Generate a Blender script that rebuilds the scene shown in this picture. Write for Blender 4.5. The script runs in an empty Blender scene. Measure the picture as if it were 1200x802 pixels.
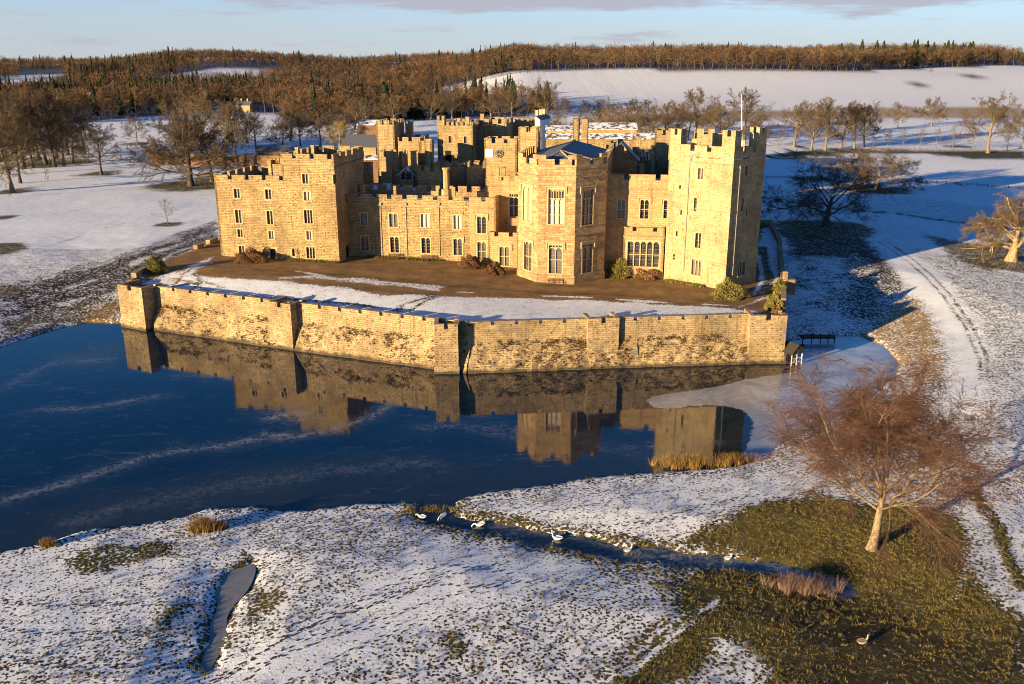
import bpy, bmesh, math, random
import numpy as np
from mathutils import Vector, Matrix

# ------------------------------------------------------------------ camera, world, sun, exposure
S = bpy.context.scene
C = S.collection
FPX, HY, HC = 1050.0, 78.0, 42.0            # focal length in px of a 1200 px wide frame, horizon row, camera height
PITCH = math.atan((401 - HY) / FPX)
cam = bpy.data.cameras.new('camera'); camo = bpy.data.objects.new('camera', cam); C.objects.link(camo)
cam.sensor_width = 36; cam.lens = 36 * FPX / 1200; cam.clip_start = 0.5; cam.clip_end = 12000
camo.location = (0, 0, HC); camo.rotation_euler = (math.radians(90) - PITCH, 0, 0)
S.camera = camo

SUN_AZ, SUN_EL = math.radians(38), math.radians(7.8)      # direction the light travels on the ground (from +X towards +Y), height
sun = bpy.data.lights.new('sun', 'SUN'); suno = bpy.data.objects.new('sun', sun); C.objects.link(suno)
sun.energy = 5.0; sun.angle = math.radians(0.5); sun.color = (1.0, 0.745, 0.415)
suno.rotation_euler = Vector((math.cos(SUN_AZ) * math.cos(SUN_EL), math.sin(SUN_AZ) * math.cos(SUN_EL), -math.sin(SUN_EL))).to_track_quat('-Z', 'Y').to_euler()
suno.location = (-200, -150, 120)

world = bpy.data.worlds.new('World'); S.world = world; world.use_nodes = True
wn = world.node_tree; wn.nodes.clear()
def WN(t, **k):
    n = wn.nodes.new(t)
    for a, b in k.items(): setattr(n, a, b)
    return n
sky = WN('ShaderNodeTexSky', sky_type='NISHITA', sun_disc=False)
sky.sun_elevation = SUN_EL; sky.sun_rotation = math.atan2(-math.cos(SUN_AZ), -math.sin(SUN_AZ)) % (2 * math.pi)
sky.altitude = 100; sky.air_density = 1.0; sky.dust_density = 0.15; sky.ozone_density = 4.5
tc = WN('ShaderNodeTexCoord'); sep = WN('ShaderNodeSeparateXYZ'); wn.links.new(tc.outputs['Generated'], sep.inputs[0])
def wmath(op, a, b=None, c=None):
    n = WN('ShaderNodeMath', operation=op)
    for i, v in enumerate((a, b, c)):
        if v is None: continue
        if isinstance(v, (int, float)): n.inputs[i].default_value = v
        else: wn.links.new(v, n.inputs[i])
    return n.outputs[0]
comb = WN('ShaderNodeCombineXYZ')
wn.links.new(wmath('MULTIPLY', sep.outputs[0], 5.0), comb.inputs[0]); wn.links.new(wmath('MULTIPLY', sep.outputs[2], 42.0), comb.inputs[2])
wn.links.new(sep.outputs[1], comb.inputs[1])
cn = WN('ShaderNodeTexNoise'); cn.inputs['Scale'].default_value = 1.25; cn.inputs['Detail'].default_value = 7; cn.inputs['Roughness'].default_value = 0.62
wn.links.new(comb.outputs[0], cn.inputs['Vector'])
band = WN('ShaderNodeMapRange'); band.interpolation_type = 'SMOOTHSTEP'
band.inputs[1].default_value = 0.045; band.inputs[2].default_value = 0.066; wn.links.new(sep.outputs[2], band.inputs[0])
band2 = WN('ShaderNodeMapRange'); band2.interpolation_type = 'SMOOTHSTEP'
band2.inputs[1].default_value = 0.13; band2.inputs[2].default_value = 0.08; wn.links.new(sep.outputs[2], band2.inputs[0])
side = WN('ShaderNodeMapRange'); side.inputs[1].default_value = -0.30; side.inputs[2].default_value = 0.0; wn.links.new(sep.outputs[0], side.inputs[0])
bb = wmath('MULTIPLY', wmath('MULTIPLY', band.outputs[0], band2.outputs[0]), wmath('MULTIPLY_ADD', side.outputs[0], 0.75, 0.25))
low = WN('ShaderNodeMapRange'); low.interpolation_type = 'SMOOTHSTEP'          # a few thin streaks lower down
low.inputs[1].default_value = 0.012; low.inputs[2].default_value = 0.03; wn.links.new(sep.outputs[2], low.inputs[0])
lowm = wmath('MULTIPLY', wmath('MULTIPLY', low.outputs[0], band2.outputs[0]), 0.02)
cv = WN('ShaderNodeMapRange'); cv.interpolation_type = 'SMOOTHSTEP'
wn.links.new(wmath('ADD', wmath('ADD', cn.outputs[0], lowm), wmath('MULTIPLY', bb, 0.26)), cv.inputs[0])
cv.inputs[1].default_value = 0.57; cv.inputs[2].default_value = 0.74
cm = WN('ShaderNodeMix', data_type='RGBA')
wn.links.new(wmath('MULTIPLY', cv.outputs[0], 0.85), cm.inputs[0])
tint = WN('ShaderNodeMix', data_type='RGBA', blend_type='MULTIPLY'); tint.inputs[0].default_value = 1.0; wn.links.new(sky.outputs[0], tint.inputs[6]); tint.inputs[7].default_value = (0.97, 0.915, 1.07, 1)
pale = WN('ShaderNodeMapRange'); pale.interpolation_type = 'SMOOTHSTEP'; wn.links.new(sep.outputs[2], pale.inputs[0])
pale.inputs[1].default_value = 0.16; pale.inputs[2].default_value = 0.0; pale.inputs[4].default_value = 0.75
pm = WN('ShaderNodeMix', data_type='RGBA'); wn.links.new(pale.outputs[0], pm.inputs[0]); wn.links.new(tint.outputs[2], pm.inputs[6]); pm.inputs[7].default_value = (1.75, 1.93, 2.22, 1)
wn.links.new(pm.outputs[2], cm.inputs[6])
cm.inputs[7].default_value = (1.55, 1.5, 1.75, 1)
bg = WN('ShaderNodeBackground'); bg.inputs[1].default_value = 0.105
wo = WN('ShaderNodeOutputWorld'); dip1 = WN('ShaderNodeMapRange'); dip1.interpolation_type = 'SMOOTHSTEP'; wn.links.new(sep.outputs[2], dip1.inputs[0]); dip1.inputs[1].default_value = 0.08; dip1.inputs[2].default_value = 0.40; dip1.inputs[3].default_value = 1.0; dip1.inputs[4].default_value = 0.48
dm = WN('ShaderNodeMix', data_type='RGBA', blend_type='MULTIPLY'); dm.inputs[0].default_value = 1.0; wn.links.new(cm.outputs[2], dm.inputs[6])
dcol = WN('ShaderNodeCombineColor'); wn.links.new(wmath('MULTIPLY', dip1.outputs[0], dip1.outputs[0]), dcol.inputs[0]); wn.links.new(dip1.outputs[0], dcol.inputs[1]); wn.links.new(wmath('POWER', dip1.outputs[0], 0.8), dcol.inputs[2])
wn.links.new(dcol.outputs[0], dm.inputs[7]); wn.links.new(dm.outputs[2], bg.inputs[0]); wn.links.new(bg.outputs[0], wo.inputs[0])
S.view_settings.view_transform = 'Standard'; S.view_settings.look = 'None'; S.view_settings.exposure = 1.55; S.view_settings.gamma = 1
S.view_settings.use_curve_mapping = False
S.cycles.filter_width = 1.0

# ------------------------------------------------------------------ finding real places from the survey of the picture
FW = np.array([0, math.cos(PITCH), -math.sin(PITCH)]); UP = np.array([0, math.sin(PITCH), math.cos(PITCH)]); RT = np.array([1.0, 0, 0])
def ray(px, py): return FW + RT * ((px - 600) / FPX) + UP * ((401 - py) / FPX)
def at(px, py, z=0.0):
    d = ray(px, py); t = (z - HC) / d[2]; return np.array([d[0] * t, d[1] * t, z])
def atY(px, py, Y):
    d = ray(px, py); t = Y / d[1]; return np.array([d[0] * t, Y, HC + d[2] * t])
class Face:
    """a vertical plane through p running along the horizontal angle ang; u metres along, z up, off metres outwards"""
    def __init__(s, p, ang):
        a = math.radians(ang); s.ang = ang
        s.d = np.array([math.cos(a), math.sin(a)]); s.n = np.array([math.sin(a), -math.cos(a)]); s.p = np.array(p[:2], float)
    def uz(s, px, py):
        r = ray(px, py); M = np.array([[s.d[0], -r[0]], [s.d[1], -r[1]]]); u, t = np.linalg.solve(M, -s.p)
        return float(u), float(HC + t * r[2])
    def rect(s, x0, y0, x1, y1):
        xc, yc = (x0 + x1) / 2, (y0 + y1) / 2
        return s.uz(x0, yc)[0], s.uz(xc, y1)[1], s.uz(x1, yc)[0], s.uz(xc, y0)[1]
    def P(s, u, z, off=0.0):
        q = s.p + s.d * u + s.n * off; return (float(q[0]), float(q[1]), float(z))
    def moved(s, off): return Face(s.p + s.n * off, s.ang)

# ------------------------------------------------------------------ object helpers
def tag(o, label=None, cat=None, group=None, kind=None):
    if label: o['label'] = label
    if cat: o['category'] = cat
    if group: o['group'] = group
    if kind: o['kind'] = kind
    return o
def thing(name, label, cat, loc=(0, 0, 0), rz=0, group=None):
    o = bpy.data.objects.new(name, None); C.objects.link(o); o.empty_display_size = 0.5
    o.location = loc; o.rotation_euler = (0, 0, rz); return tag(o, label, cat, group)
def rawmesh(name, V, F, mats, mi=None, parent=None, smooth=False, uv=False, tri=None):
    """V (n,3); F list of tuples, or tri an (m,3) array for large meshes"""
    me = bpy.data.meshes.new(name)
    if tri is not None:
        V = np.asarray(V, np.float32); k = tri.shape[1]
        me.vertices.add(len(V)); me.vertices.foreach_set('co', V.ravel())
        me.loops.add(tri.size); me.loops.foreach_set('vertex_index', tri.ravel().astype(np.int32))
        me.polygons.add(len(tri)); me.polygons.foreach_set('loop_start', np.arange(0, tri.size, k, dtype=np.int32))
        me.update(calc_edges=True)
    else:
        me.from_pydata([tuple(map(float, v)) for v in V], [], F); me.update()
    for m in (mats if isinstance(mats, (list, tuple)) else [mats]): me.materials.append(m)
    if mi is not None: me.polygons.foreach_set('material_index', np.asarray(mi, np.int32))
    if smooth: me.polygons.foreach_set('use_smooth', np.ones(len(me.polygons), bool))
    if uv:
        ul = me.uv_layers.new(name='uv').data; vs = me.vertices
        for p in me.polygons:
            n = p.normal
            if abs(n.z) > 0.75:
                for li, vi in zip(p.loop_indices, p.vertices): ul[li].uv = vs[vi].co.xy
            else:
                t = Vector((-n.y, n.x)).normalized(); k = 1 / max(0.3, math.sqrt(1 - n.z * n.z))
                for li, vi in zip(p.loop_indices, p.vertices):
                    co = vs[vi].co; ul[li].uv = (co.x * t.x + co.y * t.y, co.z * k)
    o = bpy.data.objects.new(name, me); C.objects.link(o)
    if parent is not None:
        o.parent = parent
    return o
class MB:
    def __init__(s): s.v = []; s.f = []; s.m = []
    def poly(s, pts, m=0):
        b = len(s.v); s.v.extend(pts); s.f.append(tuple(range(b, b + len(pts)))); s.m.append(m)
    def hexa(s, b4, t4, m=0, bottom=True):
        """b4, t4: four bottom and four top points in the same ring order (counter-clockwise seen from above)"""
        b = len(s.v); s.v.extend(b4); s.v.extend(t4)
        q = [(4, 5, 6, 7), (0, 1, 5, 4), (1, 2, 6, 5), (2, 3, 7, 6), (3, 0, 4, 7)]
        if bottom: q.append((3, 2, 1, 0))
        for f in q: s.f.append(tuple(b + i for i in f)); s.m.append(m)
    def fbox(s, f, u0, u1, z0, z1, o0, o1, m=0):
        """box on a Face: u range, z range, offsets o0 (inner) to o1 (outer)"""
        s.hexa([f.P(u0, z0, o1), f.P(u1, z0, o1), f.P(u1, z0, o0), f.P(u0, z0, o0)],
               [f.P(u0, z1, o1), f.P(u1, z1, o1), f.P(u1, z1, o0), f.P(u0, z1, o0)], m)
    def box(s, x0, x1, y0, y1, z0, z1, m=0):
        s.hexa([(x0, y0, z0), (x1, y0, z0), (x1, y1, z0), (x0, y1, z0)], [(x0, y0, z1), (x1, y0, z1), (x1, y1, z1), (x0, y1, z1)], m)
    def prism(s, ring, z0, z1, m=0, mtop=None, bottom=False):
        """ring: counter-clockwise xy points"""
        n = len(ring); b = len(s.v)
        s.v.extend([(x, y, z0) for x, y in ring]); s.v.extend([(x, y, z1) for x, y in ring])
        for i in range(n):
            j = (i + 1) % n; s.f.append((b + i, b + j, b + n + j, b + n + i)); s.m.append(m)
        s.f.append(tuple(b + n + i for i in range(n))); s.m.append(m if mtop is None else mtop)
        if bottom: s.f.append(tuple(b + i for i in reversed(range(n)))); s.m.append(m)
    def cyl(s, p0, p1, r0, r1, n=8, m=0, caps=True):
        p0, p1 = Vector(p0), Vector(p1); d = (p1 - p0).normalized()
        a = d.orthogonal().normalized(); c = d.cross(a); b = len(s.v)
        for p, r in ((p0, r0), (p1, r1)):
            for i in range(n):
                t = 2 * math.pi * i / n; s.v.append(tuple(p + (a * math.cos(t) + c * math.sin(t)) * r))
        for i in range(n):
            j = (i + 1) % n; s.f.append((b + i, b + j, b + n + j, b + n + i)); s.m.append(m)
        if caps:
            s.f.append(tuple(b + n + i for i in range(n))); s.m.append(m); s.f.append(tuple(b + i for i in reversed(range(n)))); s.m.append(m)
    def build(s, name, mats, parent=None, uv=True, smooth=False):
        return rawmesh(name, s.v, s.f, mats, s.m, parent, smooth, uv)

# ------------------------------------------------------------------ materials
class NT:
    def __init__(s, name):
        s.m = bpy.data.materials.new(name); s.m.use_nodes = True; s.t = s.m.node_tree; s.t.nodes.clear()
        s.out = s.n('ShaderNodeOutputMaterial'); s.b = s.n('ShaderNodeBsdfPrincipled'); s.l(s.b.outputs[0], s.out.inputs[0])
        s.b.inputs['Roughness'].default_value = 0.9; s.b.inputs['Specular IOR Level'].default_value = 0.2
    def n(s, t, **k):
        x = s.t.nodes.new(t)
        for a, b in k.items(): setattr(x, a, b)
        return x
    def l(s, a, b): s.t.links.new(a, b)
    def put(s, v, sock):
        if v is None: return
        if hasattr(v, 'is_linked'): s.l(v, sock)
        elif isinstance(v, (int, float)) and sock.type in ('RGBA', 'VECTOR'): sock.default_value = (v,) * (4 if sock.type == 'RGBA' else 3)
        elif isinstance(v, (int, float)): sock.default_value = v
        else: sock.default_value = tuple(v) + ((1,) if sock.type == 'RGBA' and len(v) == 3 else ())
    def math(s, op, a, b=None, c=None, clamp=False):
        x = s.n('ShaderNodeMath', operation=op, use_clamp=clamp)
        for i, v in enumerate((a, b, c)): s.put(v, x.inputs[i])
        return x.outputs[0]
    def mix(s, f, a, b, blend='MIX'):
        x = s.n('ShaderNodeMix', data_type='RGBA', blend_type=blend); s.put(f, x.inputs[0]); s.put(a, x.inputs[6]); s.put(b, x.inputs[7]); return x.outputs[2]
    def rng(s, v, a, b, c=0.0, d=1.0, smooth=True):
        x = s.n('ShaderNodeMapRange', interpolation_type='SMOOTHSTEP' if smooth else 'LINEAR')
        s.put(v, x.inputs[0])
        for i, q in enumerate((a, b, c, d)): s.put(q, x.inputs[i + 1])
        return x.outputs[0]
    def noise(s, scale, detail=4, rough=0.55, vec=None, dist=0.0, col=False):
        x = s.n('ShaderNodeTexNoise'); x.inputs['Scale'].default_value = scale; x.inputs['Detail'].default_value = detail
        x.inputs['Roughness'].default_value = rough; x.inputs['Distortion'].default_value = dist
        if vec is not None: s.l(vec, x.inputs['Vector'])
        return x.outputs[1 if col else 0]
    def pos(s, sx=1, sy=1, sz=1):
        g = s.n('ShaderNodeNewGeometry'); m = s.n('ShaderNodeMapping'); m.inputs['Scale'].default_value = (sx, sy, sz); s.l(g.outputs['Position'], m.inputs[0]); return m.outputs[0]
    def bump(s, h, strength=0.5, dist=0.1, prev=None):
        x = s.n('ShaderNodeBump'); x.inputs['Strength'].default_value = strength; x.inputs['Distance'].default_value = dist; s.put(h, x.inputs['Height'])
        if prev is not None: s.l(prev, x.inputs['Normal'])
        s.l(x.outputs[0], s.b.inputs['Normal']); return x.outputs[0]
    def col(s, c): s.put(c, s.b.inputs['Base Color'])
def plain(name, c, rough=0.85, var=0.25, scale=1.5, spec=0.2, metal=0.0):
    t = NT(name); n = t.noise(scale, 4, 0.6, t.pos()); t.col(t.mix(n, [x * (1 - var) for x in c], [min(1, x * (1 + var)) for x in c]))
    t.b.inputs['Roughness'].default_value = rough; t.b.inputs['Specular IOR Level'].default_value = spec; t.b.inputs['Metallic'].default_value = metal; return t.m
def stone(name, c, c2, dark, w=0.55, h=0.27, mortar=0.018, wear=0.55, holes=0.5, block=0.5, bumpd=0.05, tide=False):
    g = (0.87, 0.845, 0.82); c, c2, dark = [tuple(q * k for q, k in zip(v, g)) for v in (c, c2, dark)]
    return stone_(name, c, c2, dark, w, h, mortar, wear, holes, block, bumpd, tide)
def stone_(name, c, c2, dark, w, h, mortar, wear, holes, block, bumpd, tide):
    t = NT(name); uvn = t.n('ShaderNodeUVMap'); uv = uvn.outputs[0]
    wob = t.noise(0.7, 3, 0.6, t.pos(), col=True)
    sub = t.n('ShaderNodeVectorMath', operation='MULTIPLY_ADD'); t.l(wob, sub.inputs[0]); sub.inputs[1].default_value = (0.16, 0.10, 0); t.l(uv, sub.inputs[2])
    br = t.n('ShaderNodeTexBrick'); t.l(sub.outputs[0], br.inputs['Vector']); br.inputs['Scale'].default_value = 1
    br.inputs['Brick Width'].default_value = w; br.inputs['Row Height'].default_value = h; br.inputs['Mortar Size'].default_value = mortar; br.inputs['Mortar Smooth'].default_value = 0.3
    br.offset = 0.5; br.inputs['Bias'].default_value = 0.0
    br.inputs['Color1'].default_value = (0, 0, 0, 1); br.inputs['Color2'].default_value = (1, 1, 1, 1); br.inputs['Mortar'].default_value = (0.5, 0.5, 0.5, 1)
    big = t.noise(0.16, 5, 0.62, t.pos()); mid = t.noise(1.1, 5, 0.65, t.pos()); fine = t.noise(7, 3, 0.6, t.pos())
    blk = t.math('MULTIPLY_ADD', br.outputs[0], block, t.math('MULTIPLY', mid, 1 - block))
    spk = t.noise(2.6, 3, 0.7, t.pos(1, 1, 1.5)); blk = t.math('ADD', blk, t.math('MULTIPLY_ADD', spk, 2.2, -1.1)); base = t.mix(t.rng(blk, 0.15, 0.85, smooth=False), c, c2)
    base = t.mix(t.rng(big, 0.40, 0.66, 0, wear * 1.1), base, [a * 0.55 + b * 0.45 for a, b in zip(c, dark)])
    base = t.mix(t.rng(mid, 0.54, 0.72, 0, wear * 1.1), base, dark)
    vo = t.n('ShaderNodeTexVoronoi', feature='F1'); vo.inputs['Scale'].default_value = 1.9; t.l(t.pos(1, 1, 1.6), vo.inputs['Vector'])
    sepc = t.n('ShaderNodeSeparateColor'); t.l(vo.outputs['Color'], sepc.inputs[0])
    hole = t.math('MULTIPLY', t.math('GREATER_THAN', sepc.outputs[0], 0.68), t.rng(vo.outputs['Distance'], 0.36, 0.2))
    base = t.mix(t.math('MULTIPLY', hole, holes), base, [x * 0.35 for x in dark])
    base = t.mix(t.math('MULTIPLY', t.rng(br.outputs['Fac'], 0, 1), 0.6), base, [x * 0.45 for x in c])
    st = t.noise(1.0, 4, 0.6, t.pos(2.2, 2.2, 0.12)); base = t.mix(t.rng(st, 0.53, 0.70, 0, 0.5), base, dark)
    lich = t.math('MULTIPLY', t.rng(t.noise(0.33, 6, 0.7, t.pos(1, 1, 1.3), 0.5), 0.50, 0.66), t.rng(t.noise(3.2, 4, 0.7, t.pos()), 0.38, 0.62)); base = t.mix(t.math('MULTIPLY', lich, wear * 1.25), base, (0.17, 0.145, 0.115))
    pal = t.rng(t.noise(0.5, 5, 0.65, t.pos(0.8, 0.8, 1.6)), 0.54, 0.70); base = t.mix(t.math('MULTIPLY', pal, 0.3), base, [min(1, x * 1.22) for x in c2])
    if tide:
        gz = t.n('ShaderNodeNewGeometry'); sz = t.n('ShaderNodeSeparateXYZ'); t.l(gz.outputs['Position'], sz.inputs[0]); zz = t.math('ADD', sz.outputs[2], t.math('MULTIPLY_ADD', mid, 1.6, -0.8)); base = t.mix(t.rng(zz, 0.75, 0.15, 0, 0.85), base, (0.035, 0.03, 0.02))
    t.col(t.mix(t.rng(fine, 0.3, 0.7, 0, 0.35), base, t.mix(0.5, base, (0, 0, 0))))
    hh = t.math('SUBTRACT', t.math('ADD', t.math('MULTIPLY', br.outputs[0], 0.35), t.math('MULTIPLY_ADD', fine, 0.55, t.math('MULTIPLY', mid, 0.8))), t.math('MULTIPLY_ADD', br.outputs['Fac'], 0.6, t.math('MULTIPLY', hole, 0.6)))
    t.bump(hh, 0.8, bumpd); return t.m

M = {}
M['rubble'] = stone('rubble_stone', (0.37, 0.25, 0.115), (0.66, 0.48, 0.225), (0.115, 0.08, 0.042), 0.62, 0.30, 0.03, 0.6, 0.85, 0.5, 0.10)
M['ashlar'] = stone('ashlar_stone', (0.44, 0.305, 0.145), (0.64, 0.46, 0.215), (0.19, 0.13, 0.068), 0.9, 0.36, 0.016, 0.45, 0.35, 0.6, 0.04)
M['octagon'] = stone('drawing_room_stone', (0.36, 0.225, 0.11), (0.64, 0.44, 0.21), (0.2, 0.12, 0.062), 1.3, 0.44, 0.018, 0.4, 0.2, 0.85, 0.04)
M['pale'] = stone('pale_tower_stone', (0.48, 0.36, 0.185), (0.68, 0.53, 0.28), (0.18, 0.13, 0.07), 0.7, 0.32, 0.016, 0.65, 0.6, 0.45, 0.05)
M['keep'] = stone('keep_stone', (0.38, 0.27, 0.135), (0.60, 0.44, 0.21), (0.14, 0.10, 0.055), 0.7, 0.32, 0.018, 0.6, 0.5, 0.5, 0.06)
M['moat'] = stone('moat_wall_stone', (0.36, 0.26, 0.14), (0.60, 0.455, 0.25), (0.11, 0.08, 0.045), 0.7, 0.32, 0.024, 0.7, 0.75, 0.5, 0.09, True)
M['dressed'] = plain('dressed_stone', (0.44, 0.325, 0.175), 0.85, 0.2, 3)
M['coping'] = stone('coping_stone', (0.36, 0.27, 0.15), (0.58, 0.44, 0.25), (0.12, 0.09, 0.05), 1.0, 0.5, 0.01, 0.7, 0.3, 0.6, 0.03)
M['brick'] = stone('garden_brick', (0.22, 0.12, 0.065), (0.32, 0.19, 0.105), (0.13, 0.075, 0.045), 0.6, 0.2, 0.01, 0.5, 0.1, 0.5, 0.02)
M['lead'] = plain('roof_lead', (0.075, 0.08, 0.10), 0.55, 0.35, 0.8, 0.4)
M['slate'] = plain('roof_slate', (0.09, 0.095, 0.115), 0.6, 0.3, 2.0, 0.35)
M['wood'] = plain('old_oak', (0.11, 0.06, 0.03), 0.7, 0.3, 3)
M['darkwood'] = plain('tarred_timber', (0.035, 0.03, 0.028), 0.8, 0.3, 3)
M['white'] = plain('white_paint', (0.72, 0.70, 0.66), 0.6, 0.08, 2)
M['pipe'] = plain('lead_pipe', (0.20, 0.19, 0.17), 0.5, 0.2, 3, 0.4)
M['void'] = plain('dark_interior', (0.012, 0.011, 0.012), 0.9, 0.3, 2)
M['curtain'] = plain('cream_blind', (0.50, 0.43, 0.35), 0.9, 0.06, 2)
M['clockblue'] = plain('clock_dial', (0.03, 0.025, 0.03), 0.4, 0.1, 2, 0.4)
M['gilt'] = plain('gilt', (0.75, 0.52, 0.16), 0.4, 0.1, 2, 0.5, 0.3)
M['snowroof'] = None
def glassmat():
    t = NT('window_glass'); n = t.noise(0.9, 3, 0.6, t.pos()); oi = t.n('ShaderNodeObjectInfo'); n = t.math('MULTIPLY', t.math('ADD', n, oi.outputs['Random']), 0.5); t.col(t.mix(t.rng(n, 0.3, 0.75), (0.010, 0.012, 0.018), (0.15, 0.125, 0.10)))
    t.b.inputs['Roughness'].default_value = 0.12; t.b.inputs['Specular IOR Level'].default_value = 0.6
    t.bump(t.noise(3.0, 2, 0.5, t.pos()), 0.25, 0.02); return t.m
M['glass'] = glassmat()
def snowroof(name, base):
    t = NT(name); n = t.noise(0.55, 5, 0.65, t.pos()); f = t.rng(n, 0.44, 0.52)
    t.col(t.mix(f, base, (0.78, 0.80, 0.84))); t.b.inputs['Roughness'].default_value = 0.75; t.bump(f, 0.4, 0.05); return t.m
M['snowlead'] = snowroof('snowy_lead_roof', (0.085, 0.09, 0.11))
M['snowslate'] = snowroof('snowy_slate_roof', (0.11, 0.09, 0.075))
def barkmat(name, c, c2, scale=6.0):
    t = NT(name); n = t.noise(scale, 4, 0.65, t.pos(1, 1, 0.35)); t.col(t.mix(t.rng(n, 0.35, 0.65), c, c2)); t.bump(n, 0.6, 0.05); return t.m
M['bark'] = barkmat('bark', (0.13, 0.10, 0.065), (0.22, 0.165, 0.10), 3)
M['sungoldbark'] = barkmat('sunlit_gold_bark', (0.20, 0.135, 0.07), (0.36, 0.26, 0.14), 2.5)  # oak bark with the golden sunlight put into its colour
M['birchbark'] = barkmat('pale_bark', (0.12, 0.085, 0.05), (0.28, 0.21, 0.13), 5)
M['darkbark'] = barkmat('dark_bark', (0.06, 0.048, 0.04), (0.11, 0.085, 0.06), 3)
def twigmat(name, c, c2, scale=0.35):
    t = NT(name); oi = t.n('ShaderNodeObjectInfo'); n = t.noise(scale, 3, 0.6, t.pos())
    f = t.math('ADD', t.math('MULTIPLY', t.rng(n, 0.3, 0.7), 0.6), t.math('MULTIPLY', oi.outputs['Random'], 0.4)); t.col(t.mix(f, c, c2)); t.b.inputs['Specular IOR Level'].default_value = 0.1; return t.m
M['twig'] = twigmat('brown_twigs', (0.085, 0.06, 0.036), (0.165, 0.115, 0.062))
M['redtwig'] = twigmat('reddish_twigs', (0.060, 0.031, 0.022), (0.135, 0.072, 0.047), 0.5)
M['darktwig'] = twigmat('dark_twigs', (0.06, 0.045, 0.03), (0.12, 0.085, 0.05))  # darker twig copy, part shade put into the colour
M['larch'] = twigmat('orange_twigs', (0.13, 0.075, 0.034), (0.23, 0.135, 0.06))
M['willow'] = twigmat('yellow_twigs', (0.24, 0.17, 0.05), (0.36, 0.27, 0.09))
M['woodtwig'] = twigmat('far_twigs', (0.065, 0.043, 0.028), (0.20, 0.125, 0.065), 0.02)
def farmat():
    t = NT('far_wood'); a = t.n('ShaderNodeAttribute'); a.attribute_name = 'tone'; n = t.noise(0.25, 3, 0.6, t.pos()); c = t.mix(t.rng(n, 0.3, 0.7), a.outputs['Color'], t.mix(1.0, a.outputs['Color'], (0.55, 0.55, 0.6), 'MULTIPLY')); t.col(c); t.b.inputs['Specular IOR Level'].default_value = 0.05; return t.m
M['farwood'] = farmat()
M['conifer'] = twigmat('conifer_needles', (0.022, 0.035, 0.018), (0.055, 0.07, 0.03), 0.3)
M['shrub_green'] = twigmat('olive_leaves', (0.10, 0.095, 0.022), (0.26, 0.22, 0.06), 1.2)
M['shrub_brown'] = twigmat('brown_shrub_leaves', (0.12, 0.06, 0.028), (0.24, 0.13, 0.06), 1.2)
M['reed'] = twigmat('dry_reeds', (0.13, 0.075, 0.022), (0.30, 0.18, 0.06), 1.4)
M['pinktwig'] = twigmat('pale_pink_stems', (0.13, 0.08, 0.06), (0.27, 0.18, 0.14), 0.8)
M['moss'] = twigmat('wall_plants', (0.06, 0.038, 0.018), (0.16, 0.10, 0.045), 0.8)
M['feather'] = plain('white_feathers', (0.80, 0.78, 0.74), 0.8, 0.06, 6)
M['beak'] = plain('orange_beak', (0.7, 0.25, 0.04), 0.5, 0.1, 6)
M['black'] = plain('black_skin', (0.02, 0.02, 0.02), 0.6, 0.1, 6)
M['cygnet'] = plain('grey_brown_feathers', (0.42, 0.33, 0.22), 0.85, 0.2, 5)
M['deer'] = plain('brown_coat', (0.12, 0.07, 0.04), 0.85, 0.2, 4)
# ------------------------------------------------------------------ survey lines
def A2(pts, z): return np.array([at(x, y, z)[:2] for x, y in pts])
shore = [(-60, 660), (0, 648), (50, 638), (103, 621), (165, 615), (215, 606), (245, 596), (299, 594), (330, 600), (383, 596), (422, 591), (462, 590),
         (492, 591), (524, 591), (547, 582), (593, 574), (647, 568), (700, 559), (780, 553), (862, 547), (888, 540), (914, 522), (940, 508), (985, 488),
         (1025, 462), (1050, 440), (1053, 425), (1036, 405), (1006, 393), (975, 393), (938, 397), (915, 400)]
LAKE = np.vstack([A2(shore, 0.05), [[36, 131], [10, 127], [-8, 126], [-40, 140], [-58, 147]],
                  A2([(142, 379), (101, 378), (75, 383), (37, 394), (0, 407), (-80, 428), (-200, 470), (-330, 560)], 0.05), [[-115, 62], [-80, 54]]])
WTOP = 7.2
WALLV = A2([(183, 335.3), (351, 355.5), (549, 377.5), (745, 371.6), (884, 368)], WTOP)     # foot of the parapet line, west to east
TUR = [((137, 334.3), (165.5, 338.8), 4.2), ((313.5, 354.2), (340, 358), 4.0), ((508.5, 381.6), (536.5, 381.3), 4.0), ((689.5, 375.2), (726, 373.6), 3.4), ((880, 371), (923, 371), 4.0)]
TURV = [(at(a[0], a[1], WTOP)[:2], at(b[0], b[1], WTOP)[:2], dp) for a, b, dp in TUR]
EASTV = A2([(921, 352), (921, 330), (917, 300), (916, 282), (905, 262)], 6.6)
TERR = np.vstack([[TURV[0][0] + np.array([1.5, 1.5])], [TURV[0][1] + np.array([0, 1.5])], WALLV[:1] + [0.3, 0.9], WALLV[1:4] + [0, 1.1], [TURV[4][0] + np.array([-1.0, 2.2])], [TURV[4][0] + np.array([0.5, 2.0])], [TURV[4][1] + np.array([-0.6, 1.0])],
                  EASTV - [0.4, 0], [[62, 250], [-30, 262], [-62, 222]], A2([(257, 285), (240, 293), (200, 307), (172, 318), (152, 328)], 7.0)])
def seg_d(px, py, P, closed=True):
    d = np.full(px.shape, 1e9); n = len(P)
    for i in range(n if closed else n - 1):
        ax, ay = P[i]; bx, by = P[(i + 1) % n]; ex, ey = bx - ax, by - ay; L = ex * ex + ey * ey + 1e-12
        t = np.clip(((px - ax) * ex + (py - ay) * ey) / L, 0, 1); d = np.minimum(d, (px - ax - t * ex) ** 2 + (py - ay - t * ey) ** 2)
    return np.sqrt(d)
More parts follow.
